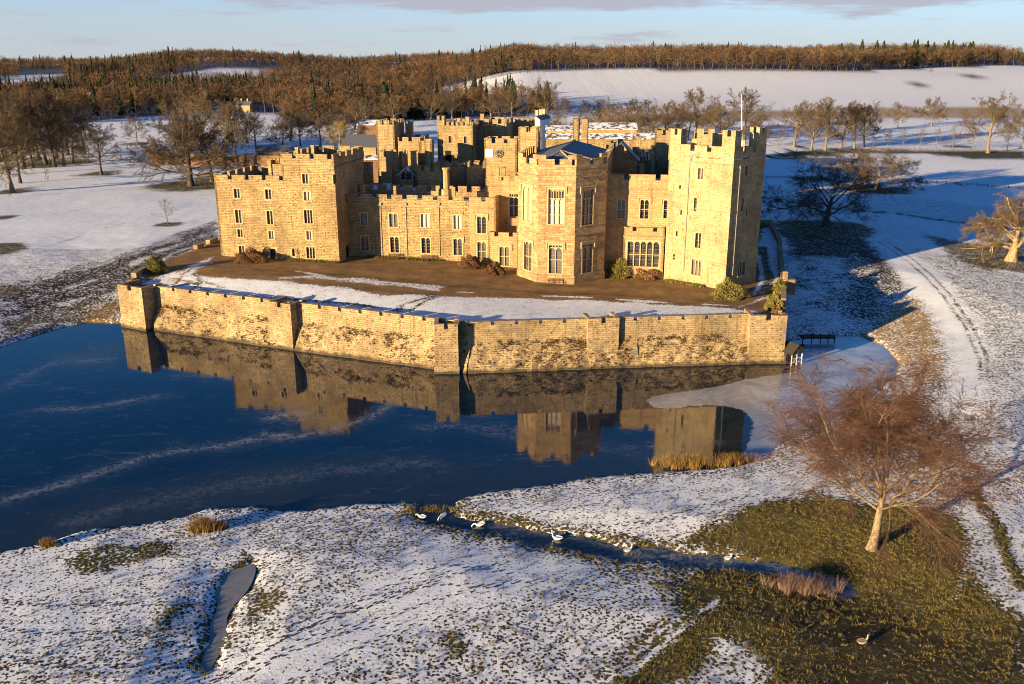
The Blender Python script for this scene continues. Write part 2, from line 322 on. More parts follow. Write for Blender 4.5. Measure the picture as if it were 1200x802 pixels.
def sdf(px, py, P):
    ins = np.zeros(px.shape, bool); n = len(P)
    for i in range(n):
        ax, ay = P[i]; bx, by = P[(i + 1) % n]
        c = ((ay > py) != (by > py)) & (px < (bx - ax) * (py - ay) / (by - ay + 1e-12) + ax); ins ^= c
    d = seg_d(px, py, P); return np.where(ins, -d, d)
def sm(a, b, x): t = np.clip((x - a) / (b - a), 0, 1); return t * t * (3 - 2 * t)
def vnoise(x, y, s, seed=0):
    x = np.asarray(x, float) / s; y = np.asarray(y, float) / s; xi = np.floor(x); yi = np.floor(y); fx = x - xi; fy = y - yi
    fx = fx * fx * (3 - 2 * fx); fy = fy * fy * (3 - 2 * fy)
    def hsh(a, b):
        q = np.sin(a * 127.1 + b * 311.7 + seed * 74.7) * 43758.5453; return q - np.floor(q)
    return (hsh(xi, yi) * (1 - fx) + hsh(xi + 1, yi) * fx) * (1 - fy) + (hsh(xi, yi + 1) * (1 - fx) + hsh(xi + 1, yi + 1) * fx) * fy
def fnoise(x, y, s, seed=0): return 0.5 * vnoise(x, y, s, seed) + 0.3 * vnoise(x, y, s * 0.45, seed + 1) + 0.2 * vnoise(x, y, s * 0.2, seed + 2)

STREAM = [(510, 588, 1.5), (506, 602, 1.0), (528, 609, 0.7), (550, 611, 0.6), (575, 617, 0.75), (600, 619, 0.7), (630, 629, 1.0), (655, 631, 1.1), (690, 636, 1.0), (715, 643, 0.95), (745, 647, 0.8), (780, 648, 0.75), (805, 654, 0.7), (850, 655, 0.6), (880, 661, 0.65), (910, 662, 0.8), (950, 676, 1.2), (985, 690, 0.9)]
STW = A2([(a, b) for a, b, c in STREAM], 0.3); STR = np.array([c for a, b, c in STREAM])
def stream_d(x, y):
    """distance to the stream's edge, negative in the water"""
    best = np.full(x.shape, 1e9)
    for i in range(len(STW) - 1):
        (ax, ay), (bx, by) = STW[i], STW[i + 1]; ex, ey = bx - ax, by - ay; L = ex * ex + ey * ey
        t = np.clip(((x - ax) * ex + (y - ay) * ey) / L, 0, 1); r = STR[i] * (1 - t) + STR[i + 1] * t
        best = np.minimum(best, np.hypot(x - ax - t * ex, y - ay - t * ey) - r)
    return best
POND = A2([(291, 659), (298, 668), (290, 690), (272, 708), (264, 722), (266, 742), (254, 765), (244, 783), (236, 780), (240, 760), (248, 742), (246, 728), (256, 712), (252, 690), (262, 672)], 0.5)
LTR = at(398, 308, 7.2)[:2]; FA = -9.0
FD = np.array([math.cos(math.radians(FA)), math.sin(math.radians(FA))])
def terrace_z(x, y):
    u = (x - LTR[0]) * FD[0] + (y - LTR[1]) * FD[1]
    zf = np.interp(u, [-40, -25, 0, 20, 42, 70], [7.8, 7.75, 7.2, 6.85, 5.95, 5.85])
    w = seg_d(x, y, np.vstack([[TURV[0][1]], WALLV, [TURV[4][1]]]), False)
    return 6.25 + (zf - 6.25) * sm(1.5, 13, w)
def height(x, y):
    x = np.asarray(x, float); y = np.asarray(y, float)
    d = sdf(x, y, LAKE)
    a = x / np.maximum(y, 40)
    right = np.interp(y, [0, 90, 130, 170, 230, 300, 450, 590, 700, 850, 1100, 1350, 1900, 3500], [0.75, 0.8, 3, 4.3, 5, 5.3, 6.2, 8.3, 15, 25, 41.5, 56, 50, 30])
    left = np.interp(y, [0, 90, 130, 170, 230, 300, 450, 600, 900, 1050, 1250, 1700, 2300, 3500], [0.75, 0.8, 3, 4.3, 5, 5.3, 6.2, 8, 10, 12, 25, 38, 42, 30])
    t = sm(-0.12, 0.02, a); left = left + sm(1150, 1600, y) * (15 * np.exp(-((a + .31) / .10) ** 2) + 8 * np.exp(-((a + .05) / .1) ** 2)) ; base = left * (1 - t) + right * t
    base = base + np.where(y > 500, 9 * (vnoise(x, y, 260, 5) - 0.5) * sm(500, 900, y), 0)
    front = sm(112, 100, y) * sm(75, 40, x)
    bank = (0.14 + 0.05 * d) * front + (0.12 + 0.115 * d + 0.25 * np.minimum(d, 1)) * (1 - front)
    h = np.minimum(base, bank)
    h = h + 0.30 * (fnoise(x, y, 9, 11) - 0.5) * sm(0.5, 4, d) * sm(60, 25, np.abs(y - 60)) + 0.5 * (fnoise(x, y, 14, 3) - 0.5) * sm(3, 14, d) * sm(110, 130, y)
    h = np.where(y < 112, np.maximum(h, 0.12 * sm(0.0, 0.8, d) + 0.10), h)
    h = np.where(d < 0, -np.minimum(1.8, 0.10 - d * 0.3), h)
    near = y < 112
    if near.any():
        sd = stream_d(x, y) + 1.3 * (fnoise(x, y, 2.0, 51) - 0.5); h = np.where(near & (sd < 12), np.minimum(h, 0.10 + 0.10 * np.maximum(sd, 0) ** 0.9), h); k = sm(0.9, -0.5, sd) * near; h = h * (1 - k) + np.minimum(h, -0.35) * k
        pd = sdf(x, y, POND) + 1.7 * (fnoise(x, y, 2.0, 52) - 0.5); h = np.where(near & (pd < 6), np.minimum(h, 0.34 + 0.10 * np.maximum(pd, 0)), h); k = sm(0.5, -0.3, pd) * near; h = h * (1 - k) + np.minimum(h, 0.05) * k
    ti = sdf(x, y, TERR)
    if (ti < 0).any(): h = np.where(ti < 0, terrace_z(x, y), h)
    return h
def gp(px, py):
    """where the sight line through a point of the survey picture meets the terrain"""
    r = ray(px, py); Y = 45 * (2600 / 45.0) ** np.linspace(0, 1, 700); t = Y / r[1]; X = r[0] * t; Z = HC + r[2] * t
    dz = Z - height(X, Y); i = int(np.argmax(dz < 0)) if (dz < 0).any() else 699
    if i == 0: i = 1
    f = dz[i - 1] / (dz[i - 1] - dz[i] + 1e-9); f = min(max(f, 0), 1)
    y = Y[i - 1] + (Y[i] - Y[i - 1]) * f; x = X[i - 1] + (X[i] - X[i - 1]) * f
    return np.array([x, y, float(height(np.array([x]), np.array([y]))[0])])
def G2(pts): return np.array([gp(x, y)[:2] for x, y in pts])

# ------------------------------------------------------------------ the ground, one sheet to the horizon
def axis(lo, hi, step, far_lo, far_hi, g=1.06):
    c = list(np.arange(lo, hi + 1e-6, step)); s = step; a = hi
    while a < far_hi: s *= g; a += s; c.append(a)
    s = step; a = lo; pre = []
    while a > far_lo: s *= g; a -= s; pre.append(a)
    return np.array(pre[::-1] + c)
gx = axis(-105, 118, 0.5, -3200, 3200); gy = axis(46, 192, 0.5, -60, 4200)
GX, GY = np.meshgrid(gx, gy); X = GX.ravel(); Y = GY.ravel(); Z = height(X, Y)
def gridfaces(nx, ny):
    i = np.arange(nx - 1); j = np.arange(ny - 1); I, J = np.meshgrid(i, j); a = (J * nx + I).ravel()
    return np.stack([a, a + 1, a + nx + 1, a + nx], 1)
snow = np.full(X.shape, 0.60); col = np.zeros((len(X), 3)); col[:] = (0.105, 0.075, 0.035)
green = np.array([0.085, 0.082, 0.022]); olive = np.array([0.140, 0.112, 0.034]); heath = np.array([0.040, 0.026, 0.016]); gold = np.array([0.44, 0.28, 0.095]); leaf = np.array([0.085, 0.055, 0.03]); gravel = np.array([0.31, 0.195, 0.098]); mud = np.array([0.035, 0.028, 0.02])
wob = (fnoise(X, Y, 5, 21) - 0.5)
def zone(P, cov=None, c=None, soft=1.5, wobble=3.0, amt=1.0):
    k = sm(soft, -soft, sdf(X, Y, P) + wob * wobble) * amt
    global snow
    if cov is not None: snow = snow * (1 - k) + cov * k
    if c is not None:
        for i in range(3): col[:, i] = col[:, i] * (1 - k) + c[i] * k
def line(P, w, cov=None, c=None, soft=0.4, wobble=0.6, amt=1.0):
    k = sm(w + soft, w - soft, seg_d(X, Y, P, False) + wob * wobble) * amt
    global snow
    if cov is not None: snow = snow * (1 - k) + cov * k
    if c is not None:
        for i in range(3): col[:, i] = col[:, i] * (1 - k) + c[i] * k
def disc(px, py, rx, ry, cov, c=None):
    """patch under a tree crown: ry is the ground radius across, from the pixel radius rx at that place"""
    p = gp(px, py); r = rx * np.hypot(p[1], HC) / FPX
    k = sm(1.15, 0.8, np.hypot((X - p[0]) / r, (Y - p[1]) / (r * ry)) + wob * 0.5)
    global snow
    snow = snow * (1 - k) + cov * k
    if c is not None:
        for i in range(3): col[:, i] = col[:, i] * (1 - k) + c[i] * k
snow = np.where(Y > 190, 0.95, snow); snow = np.where(Y > 520, 0.965, snow)
snow = np.where(Y < 190, snow + 0.22 * (fnoise(X, Y, 11, 8) - 0.5), snow)
# foreground bank
zone(G2([(200, 805), (330, 738), (420, 688), (500, 640), (640, 648), (690, 668), (640, 690), (560, 715), (430, 762), (330, 805)]), 0.88)
zone(G2([(555, 596), (700, 578), (800, 556), (930, 555), (975, 560), (880, 600), (800, 632), (740, 632), (640, 616)]), 0.80)
zone(G2([(0, 652), (120, 640), (250, 650), (200, 720), (60, 760), (0, 770)]), 0.72)
zone(G2([(75, 655), (110, 640), (170, 640), (195, 628), (210, 650), (140, 662), (95, 672)]), 0.15, green, 0.8, 2)
zone(G2([(283, 640), (296, 660), (305, 690), (340, 688), (345, 698), (305, 730), (288, 735), (292, 700), (280, 665)]), 0.15, olive, 0.6, 2)
zone(G2([(180, 718), (215, 708), (220, 715), (190, 732)]), 0.1, green, 0.5, 1.5)
line(np.vstack([POND, POND[:1]]), 0.45, 0.2, olive, 0.5, 1.4)
zone(G2([(520, 742), (545, 736), (548, 765), (532, 770)]), 0.1, green, 0.5, 1.5)
zone(G2([(700, 655), (760, 652), (800, 660), (830, 685), (760, 690), (715, 678)]), 0.35, olive, 1, 3)
line(STW, 2.8, 0.25, olive * 0.8, 0.8, 1.5)
line(G2([(0, 652), (103, 624), (215, 609), (250, 598), (380, 599), (470, 594), (547, 585), (700, 563), (860, 550)]), 0.5, 0.4, mud, 0.4, 1.0)
# bare grass round the great tree, and the wheel-worn strip
zone(G2([(775, 640), (835, 608), (945, 580), (1040, 590), (1120, 600), (1165, 640), (1195, 700), (1215, 810), (1000, 830), (905, 805), (888, 770), (850, 745), (800, 800), (690, 815), (760, 745), (850, 690), (900, 665)]), -0.04, olive, 1.2, 4)
zone(G2([(905, 735), (1000, 715), (1120, 735), (1210, 740), (1210, 830), (960, 830), (930, 790)]), -0.04, mud, 2.5, 6, 0.68)
zone(G2([(975, 668), (1060, 690), (1075, 735), (1020, 745), (985, 700)]), -0.04, mud, 2.5, 5, 0.75)
zone(G2([(795, 690), (840, 660), (880, 675), (850, 740), (790, 760)]), -0.03, green, 1.5, 3)
line(G2([(735, 790), (790, 745), (840, 705)]), 0.25, 0.8, None, 0.2, 0.8); line(G2([(705, 800), (770, 745), (800, 720)]), 0.18, 0.6, None, 0.2, 0.8)
# little channel at the right edge
line(G2([(1125, 545), (1145, 590), (1163, 625), (1172, 655), (1192, 700)]), 2.2, 0.92, None, 1, 1, 0.7)
line(G2([(1133, 560), (1150, 590), (1172, 620), (1180, 650), (1200, 690)]), 0.6, -0.05, green, 0.3, 0.6)
# right bank
zone(G2([(1010, 392), (1052, 345), (1085, 350), (1105, 400), (1110, 440), (1075, 455), (1052, 425), (1030, 402)]), 0.20, gold, 2, 4)
zone(G2([(1045, 355), (1090, 372), (1098, 410), (1080, 400), (1050, 372)]), 0.12, gold, 1.5, 3, 0.8)
zone(G2([(925, 398), (925, 300), (1000, 300), (1055, 345), (1010, 392), (960, 392)]), 0.55, heath, 2, 6)
mk_ = sm(2, -2, sdf(X, Y, G2([(925, 398), (925, 300), (1000, 300), (1055, 345), (1010, 392), (960, 392)]))); snow = snow + mk_ * 0.9 * (fnoise(X, Y, 4.5, 33) - 0.5)
lk_ = sm(2, -2, sdf(X, Y, G2([(0, 402), (0, 345), (60, 325), (140, 305), (250, 262), (262, 290), (180, 325), (140, 345), (138, 378), (70, 383)]))); snow = snow + lk_ * 0.6 * (fnoise(X, Y, 5, 34) - 0.5)
zone(G2([(905, 262), (940, 262), (1020, 282), (1060, 330), (1040, 345), (1000, 300), (930, 302), (915, 280)]), 0.03, leaf * 0.8, 2, 5)
zone(G2([(1000, 300), (1060, 335), (1020, 380), (985, 370)]), 0.22, leaf * 0.8, 2, 4)
zone(G2([(1075, 300), (1205, 325), (1205, 520), (1150, 560), (1110, 540), (1100, 480), (1125, 430), (1110, 360)]), 0.50, None, 2, 5)
zone(G2([(1020, 281), (1050, 288), (1100, 320), (1140, 370), (1160, 420), (1148, 470), (1125, 495), (1112, 465), (1120, 420), (1095, 370), (1055, 325)]), 1.02, None, 2, 2)
for off in (0, 9):
    line(G2([(1030 + off, 283), (1066 + off, 308), (1104 + off, 345), (1130 + off, 380), (1148 + off, 420), (1150 + off, 445)]), 0.24, 0.15, olive * 0.7, 0.25, 0.5)
line(G2([(1010, 396), (1034, 408), (1050, 428), (1046, 445)]), 0.5, 0.0, gold, 0.4, 0.5)
line(G2([(1120, 700), (1200, 492)]), 0.1, 0.5, None, 0.3, 0.5)
line(G2([(1085, 290), (1130, 305), (1200, 322)]), 1.6, 0.97, None, 1, 1); line(G2([(1150, 435), (1175, 415), (1200, 400)]), 0.4, 0.4, olive, 0.4, 1); line(G2([(1140, 490), (1175, 455), (1200, 430)]), 0.4, 0.4, olive, 0.4, 1)
zone(G2([(1120, 480), (1200, 440), (1215, 560), (1140, 560)]), 0.62, None, 2, 4)
# left: rough bank of the dry moat, meadow edge
zone(G2([(0, 402), (0, 345), (60, 325), (140, 305), (250, 262), (262, 290), (240, 300), (180, 325), (140, 345), (138, 378), (70, 383)]), 0.13, heath * 0.9, 2, 7)
zone(G2([(0, 402), (0, 388), (60, 362), (110, 352), (140, 350), (138, 378), (70, 384), (30, 396)]), 0.18, olive * 0.7, 1.5, 4)
zone(G2([(95, 378), (110, 360), (138, 350), (139, 379)]), 0.05, gold * 0.55, 1, 2)
for k in range(6): line(G2([(0, 348 + 9 * k), (70, 333 + 8.5 * k), (140, 312 + 7 * k), (240, 272 + 4 * k)]), 0.4, 0.75 if k % 2 else 0.0, None, 0.6, 3.5, 0.6)
line(G2([(0, 340), (60, 322), (140, 302), (250, 260)]), 0.8, 0.3, heath, 0.8, 2, 0.8)
line(G2([(40, 255), (150, 235), (250, 228)]), 0.3, 0.6, olive, 0.5, 1, .7); line(G2([(0, 300), (70, 285), (120, 268), (252, 235)]), 0.35, 0.5, olive, 0.4, 2, .7)
# bare rings under park trees and strips in the far park
for px, py, r in [(223, 217, 52), (119, 204, 24), (15, 224, 22), (197, 263, 18), (55, 192, 36), (90, 190, 28), (5, 255, 16), (1026, 222, 42), (1184, 306, 62), (968, 268, 60), (160, 169, 18), (-5, 292, 36), (5, 340, 20), (250, 212, 22), (30, 222, 12), (952, 210, 25)]:
    disc(px, py, r, 1.0, 0.03, olive * 0.85)
zone(G2([(895, 186), (930, 176), (1000, 175), (1110, 176), (1205, 177), (1205, 186), (1130, 186), (1085, 180), (1000, 181), (940, 186)]), 0.0, np.array([0.045, 0.06, 0.012]), 2, 5)
zone(G2([(890, 235), (985, 247), (1048, 252), (1170, 272), (1205, 280), (1205, 250), (1080, 232), (890, 218)]), 0.66, None, 4, 9)
for L, w in (([(888, 231), (927, 237), (971, 244), (1048, 250), (1129, 262), (1205, 273)], 1.0), ([(888, 209), (985, 210), (1062, 213), (1163, 220), (1205, 224)], 0.7), ([(890, 184), (935, 172), (1010, 170), (1100, 172), (1205, 173)], 0.9)):
    line(G2(L), w, 0.0, heath * 1.3, 0.6, 1)
zone(G2([(1080, 275), (1205, 293), (1205, 320), (1120, 300)]), 0.1, olive, 2, 5)
line(G2([(660, 106), (800, 100), (950, 98), (1100, 88), (1200, 92)]), 1.5, 0.8, gold, 2, 6, 0.7)
zone(G2([(520, 106), (600, 88), (640, 84), (900, 84), (1000, 85), (1205, 78), (1205, 128), (900, 130), (680, 138), (640, 120)]), 0.82, np.array([.52, .41, .25]), 4, 20)  # bright straw grass tint, also painting in the slope's warm sunlight
zone(G2([(690, 137), (900, 128), (1205, 127), (1205, 140), (900, 141), (700, 143)]), 0.16, gold * 0.9, 5, 30)
for P in ([(1062, 99), (1085, 97), (1088, 101), (1066, 102)], [(1078, 104), (1098, 106), (1100, 109), (1084, 109)], [(1125, 90), (1145, 89), (1146, 91), (1126, 92)]):
    zone(G2(P), 0.1, leaf, 2, 6)
woodfloor = np.array([0.06, 0.042, 0.026])
WOODP = {'A': [(30, 147), (130, 141), (197, 134), (270, 128), (330, 134), (420, 138), (425, 112), (330, 104), (200, 100), (40, 104), (-30, 118), (-30, 150)],
         'B': [(330, 150), (425, 146), (500, 139), (560, 139), (612, 138), (640, 132), (655, 126), (600, 121), (540, 119), (470, 108), (420, 108), (330, 115)],
         'E': [(497, 106), (560, 93), (620, 82), (600, 79), (500, 84), (420, 90), (425, 112), (470, 110)]}
EDGE = G2([(612, 82), (700, 81.5), (800, 82), (880, 83.5), (960, 84.5), (1020, 82.5), (1080, 80), (1215, 76.5)])
BACKW = np.vstack([EDGE + [0, -5], [[EDGE[-1][0] + 120, EDGE[-1][1] + 420], [EDGE[0][0] - 40, EDGE[0][1] + 420]]])
GAPS = [G2([(-30, 97), (20, 94), (70, 91), (76, 98), (60, 108), (-30, 110)]), G2([(20, 83.5), (60, 82.5), (74, 82.5), (80, 90), (60, 96), (25, 96)]), G2([(190, 90), (245, 80.5), (300, 79), (330, 80), (332, 88), (300, 92), (240, 100), (200, 104)]), G2([(450, 79.5), (480, 78.5), (486, 82), (480, 90), (455, 92)])]
for k_ in WOODP: zone(G2(WOODP[k_]), 0.12, woodfloor, 4, 10)
zone(BACKW, 0.1, woodfloor, 4, 8)
hillk = (Y > 900) & (X / np.maximum(Y, 1) < -0.09) | (Y > 1150) & (X / np.maximum(Y, 1) < 0.03)
for g_ in GAPS: hillk &= sdf(X, Y, g_) > 0
snow = np.where(hillk, 0.1, snow); col[hillk] = woodfloor
snow = np.where((Y > 1400), 0.1, snow)
# terrace: gravel drive, the snowy lawn strip behind the parapet
ti = sdf(X, Y, TERR); inside = ti < 0.4
col[inside] = gravel * 0.95; snow = np.where(inside, -0.1, snow)
wob_t = wob
def tz(P, cov, c=None, soft=0.7, wobble=1.5):
    global snow
    k = sm(soft, -soft, sdf(X, Y, P) + wob * wobble + 1.6 * (fnoise(X, Y, 2.2, 88) - .5)) * inside; snow = snow * (1 - k) + cov * k
    if c is not None:
        for i in range(3): col[:, i] = col[:, i] * (1 - k) + c[i] * k
tz(G2([(150, 345), (172, 330), (205, 318), (240, 325), (330, 330), (400, 337), (450, 346), (500, 347), (600, 349), (700, 352), (770, 357), (850, 361), (885, 364), (900, 375), (745, 378), (549, 383), (351, 360), (180, 340)]), 0.93, olive)
tz(G2([(172, 332), (215, 316), (252, 300), (240, 312), (226, 322), (205, 335)]), 0.75, gravel)
tz(G2([(330, 326), (372, 322), (440, 328), (520, 336), (510, 339), (440, 334), (380, 328)]), 0.55, gravel, 0.5, 2.0)
tz(G2([(893, 268), (912, 268), (915, 300), (915, 332), (900, 335), (890, 305), (888, 285)]), 0.94, olive)
def tl(P, w, cov, soft=0.25, wobble=0.6, c=None):
    global snow
    k = sm(w + soft, w - soft, seg_d(X, Y, P, False) + wob * wobble) * inside; snow = snow * (1 - k) + cov * k
tl(G2([(350, 318), (400, 327), (500, 339), (560, 344), (640, 347), (700, 349), (765, 354), (850, 358)]), 0.25, 0.80, 0.2, 2.6)
tl(G2([(860, 362), (895, 350), (912, 345)]), 0.25, 0.7, 0.3, 1)
for k_, (o_, w_, m_) in enumerate(((0, .5, .72), (4, .4, .8), (9, .8, 1.18), (-6, 1.2, 1.12), (14, .35, .78))):
    kk = sm(w_ + .4, w_ - .3, seg_d(X, Y, G2([(300, 316 + o_), (400, 322 + o_), (500, 333 + o_), (600, 341 + o_), (700, 345 + o_), (780, 350 + o_), (850, 354 + o_)]), False) + wob * 1.2) * inside
    for i in range(3): col[:, i] *= 1 + (m_ - 1) * kk
gv_ = fnoise(X, Y, 3.0, 93) - .5
for i in range(3): col[:, i] *= np.where(inside, 1 + .5 * gv_, 1)
for P in ([(205, 335), (213, 322), (235, 312), (250, 305)], [(186, 338), (240, 330), (262, 338)], [(225, 340), (235, 330), (228, 322)], [(478, 366), (500, 352), (520, 346)], [(468, 364), (470, 358), (520, 345)], [(200, 326), (222, 330), (245, 342)]):
    tl(G2(P), 0.22, 0.05, 0.2, 0.6)
tl(G2([(262, 345), (330, 350), (420, 357), (470, 365)]), 0.22, 0.1, 0.2, 1.2)
tl(G2([(893, 290), (895, 305), (902, 325), (890, 345)]), 0.9, 0.02, 0.3, 0.6)
tl(G2([(884, 345), (893, 330), (892, 315), (888, 300)]), 0.3, 0.85, 0.2, 0.6)
rgba = np.concatenate([np.clip(col, 0, 1), np.clip(snow, -0.1, 1.1)[:, None]], 1).astype(np.float32)
def groundmat():
    t = NT('snowy_ground'); at_ = t.n('ShaderNodeAttribute'); at_.attribute_name = 'ground'
    p = t.pos(); p2 = t.pos(1, 1, 0)
    n1 = t.noise(3.8, 5, 0.66, p2, 0.6); n2 = t.noise(0.5, 4, 0.6, p2); n3 = t.noise(9, 3, 0.6, p2)
    vo = t.n('ShaderNodeTexVoronoi', feature='F1'); vo.inputs['Scale'].default_value = 3.2; t.l(p2, vo.inputs['Vector'])
    v = t.math('ADD', t.math('MULTIPLY', n1, 0.62), t.math('ADD', t.math('MULTIPLY', n2, 0.18), t.math('MULTIPLY', t.math('SUBTRACT', 0.80, vo.outputs['Distance']), 0.30)))   # about 0.28..0.78
    vv = t.rng(v, 0.40, 0.62, 0, 1, False)
    diff = t.math('SUBTRACT', at_.outputs['Alpha'], vv)                # > 0: snow
    f = t.rng(diff, -0.07, 0.09)
    hue = t.noise(0.35, 5, 0.65, p2); hue2 = t.noise(3.0, 4, 0.6, p2)
    g = t.mix(t.rng(hue, 0.3, 0.7), at_.outputs['Color'], t.mix(1.0, at_.outputs['Color'], (0.55, 0.62, 0.55), 'MULTIPLY'))
    g = t.mix(t.rng(hue2, 0.45, 0.75), g, t.mix(1.0, g, (2.0, 1.6, 1.25), 'MULTIPLY'))
    g = t.mix(t.rng(n3, 0.35, 0.6, 0.5, 0), g, (0.012, 0.009, 0.005))
    s = t.mix(t.rng(n2, 0.3, 0.7), (0.82, 0.85, 0.88), (0.72, 0.755, 0.795))
    t.col(t.mix(f, g, s)); t.b.inputs['Roughness'].default_value = 0.85
    t.put(t.math('MULTIPLY_ADD', f, 0.25, 0.1), t.b.inputs['Specular IOR Level'])
    hgt = t.math('ADD', t.math('MULTIPLY', f, 0.35), t.math('ADD', t.math('MULTIPLY', n1, 0.45), t.math('MULTIPLY', n3, 0.25)))
    t.bump(hgt, 0.85, 0.26); return t.m
M['ground'] = groundmat()
ground = rawmesh('ground', np.stack([X, Y, Z], 1), None, M['ground'], smooth=True, tri=gridfaces(len(gx), len(gy)))
ca = ground.data.attributes.new('ground', 'FLOAT_COLOR', 'POINT'); ca.data.foreach_set('color', rgba.ravel())
tag(ground, kind='structure')
def hz(x, y): return float(height(np.array([x]), np.array([y]))[0])

# ------------------------------------------------------------------ water and ice
def smooth2(P, it=2):
    for _ in range(it):
        Q = []
        for i in range(len(P)):
            a, b = P[i], P[(i + 1) % len(P)]; Q += [a * 0.75 + b * 0.25, a * 0.25 + b * 0.75]
        P = np.array(Q)
    return P
smoothpoly = smooth2
lx = np.arange(-150, 72.1, 0.6); ly = np.arange(40, 152.1, 0.5); LX, LY = np.meshgrid(lx, ly); lX = LX.ravel(); lY = LY.ravel()
frost = np.zeros(lX.shape); wn_ = fnoise(lX, lY, 6, 41) - 0.5
def streak(P, w, a, wobble=4.0):
    global frost
    P = A2(P, 0); d = seg_d(lX, lY, P, False) + 0; d2 = seg_d(lX + wn_ * wobble, lY + wn_ * wobble, P, False); frost = np.maximum(frost, a * (0.8 * np.exp(-(d2 / (w * .5)) ** 2) + .28 * np.exp(-(d2 / (w * 1.5)) ** 2)))
streak([(-20, 592), (60, 572), (120, 552), (170, 536), (215, 526), (262, 522), (312, 514), (340, 508)], 1.3, 0.95)
streak([(40, 482), (100, 479), (150, 470), (195, 462)], 1.2, 0.75); streak([(0, 456), (30, 440), (70, 424), (135, 420)], 1.5, 0.45)
streak([(325, 488), (345, 484), (352, 490)], 1.8, 1.0, 2); streak([(312, 508), (330, 515), (380, 506), (430, 490), (450, 476)], 1.3, 0.8); streak([(210, 440), (260, 446), (300, 442)], 1.2, 0.35)
streak([(120, 600), (300, 560), (420, 545), (520, 540)], 2.5, 0.3, 8); streak([(480, 505), (540, 498), (600, 510)], 2.0, 0.4, 6); streak([(690, 520), (780, 530), (840, 520)], 1.5, 0.3, 5)
sdw = stream_d(lX, lY); frost = np.maximum(frost, 1.0 * sm(-0.9, -0.2, sdw + 2.2 * wn_) * (lY < 90) * (lX > -2) * (sdw < 1.6))
frost = np.maximum(frost, 0.9 * sm(17.0, 22.0, lX) * (sdw < 1.0) * (lY < 80))
ICE = A2([(754, 470), (768, 463), (800, 459), (840, 453), (872, 444), (905, 438), (935, 436), (942, 425), (940, 408), (944, 396), (975, 389), (1012, 387), (1045, 400), (1066, 424), (1065, 447), (1040, 472), (1000, 497),
          (955, 517), (928, 533), (898, 552), (862, 553), (852, 546), (868, 535), (880, 515), (884, 497), (876, 484), (860, 477), (825, 475), (790, 480), (765, 479)], 0)
iced = -sdf(lX, lY, smooth2(ICE)) + 1.2 * wn_
shal = sm(-16, -1.0, sdf(lX, lY, LAKE) + 6 * wn_) * (lY < 118) * (lX < 45)
def watermat():
    t = NT('lake_water'); a = t.n('ShaderNodeAttribute'); a.attribute_name = 'frost'; b = t.n('ShaderNodeAttribute'); b.attribute_name = 'shallow'
    p = t.pos(); n1 = t.noise(1.3, 6, 0.7, t.pos(1, 1, 1), 1.2); n2 = t.noise(0.12, 4, 0.6, p)
    f = t.math('MULTIPLY', a.outputs['Fac'], t.rng(n1, 0.36, 0.66))
    thin = t.math('MULTIPLY', t.rng(t.noise(0.35, 6, 0.72, t.pos(0.5, 1.2, 1), 2.0), 0.54, 0.70), 0.10)
    f = t.math('ADD', t.math('MULTIPLY', f, 0.55), thin, clamp=True)
    deep = t.mix(t.rng(n2, 0.3, 0.7), (0.001, 0.010, 0.026), (0.002, 0.015, 0.032))
    base = t.mix(b.outputs['Fac'], deep, (0.014, 0.020, 0.020))
    ic = t.n('ShaderNodeAttribute'); ic.attribute_name = 'iced'; ed = t.math('ADD', ic.outputs['Fac'], t.math('MULTIPLY_ADD', t.noise(0.9, 5, 0.65, p), 1.4, -0.7))
    k = t.math('MULTIPLY', t.rng(ed, -0.05, 0.22), t.rng(ed, 0.0, 5.0, 0.62, 1.0))
    vo = t.n('ShaderNodeTexVoronoi', feature='F1'); vo.inputs['Scale'].default_value = 0.8; t.l(p, vo.inputs['Vector'])
    cr = t.n('ShaderNodeTexVoronoi', feature='DISTANCE_TO_EDGE'); cr.inputs['Scale'].default_value = 0.13; t.l(t.pos(1, 1, 1), cr.inputs['Vector'])
    icec = t.mix(t.rng(t.noise(0.22, 6, 0.68, p, 0.8), 0.34, 0.66), (0.26, 0.285, 0.32), (0.46, 0.48, 0.515)); icec = t.mix(t.math('MULTIPLY', t.rng(cr.outputs['Distance'], 0.012, 0.0), 0.35), icec, (0.5, 0.52, 0.55)); icec = t.mix(t.rng(vo.outputs['Distance'], 0.13, 0.05), icec, (0.7, 0.72, 0.75))
    t.col(t.mix(k, t.mix(f, base, (0.36, 0.36, 0.37)), icec)); t.b.inputs['IOR'].default_value = 1.5; t.b.inputs['Specular IOR Level'].default_value = 0.5
    t.put(t.math('MAXIMUM', t.math('MULTIPLY_ADD', f, 0.5, 0.04), t.math('MULTIPLY', k, 0.22)), t.b.inputs['Roughness'])
    t.bump(t.math('ADD', t.noise(1.6, 3, 0.5, p), t.math('MULTIPLY', k, 0.5)), 0.05, 0.05); return t.m
M['water'] = watermat()
water = rawmesh('water', np.stack([lX, lY, np.zeros_like(lX)], 1), None, M['water'], smooth=True, tri=gridfaces(len(lx), len(ly)))
for nm, arr in (('frost', frost), ('shallow', shal), ('iced', iced)):
    q = water.data.attributes.new(nm, 'FLOAT', 'POINT'); q.data.foreach_set('value', arr.astype(np.float32))
tag(water, kind='structure')
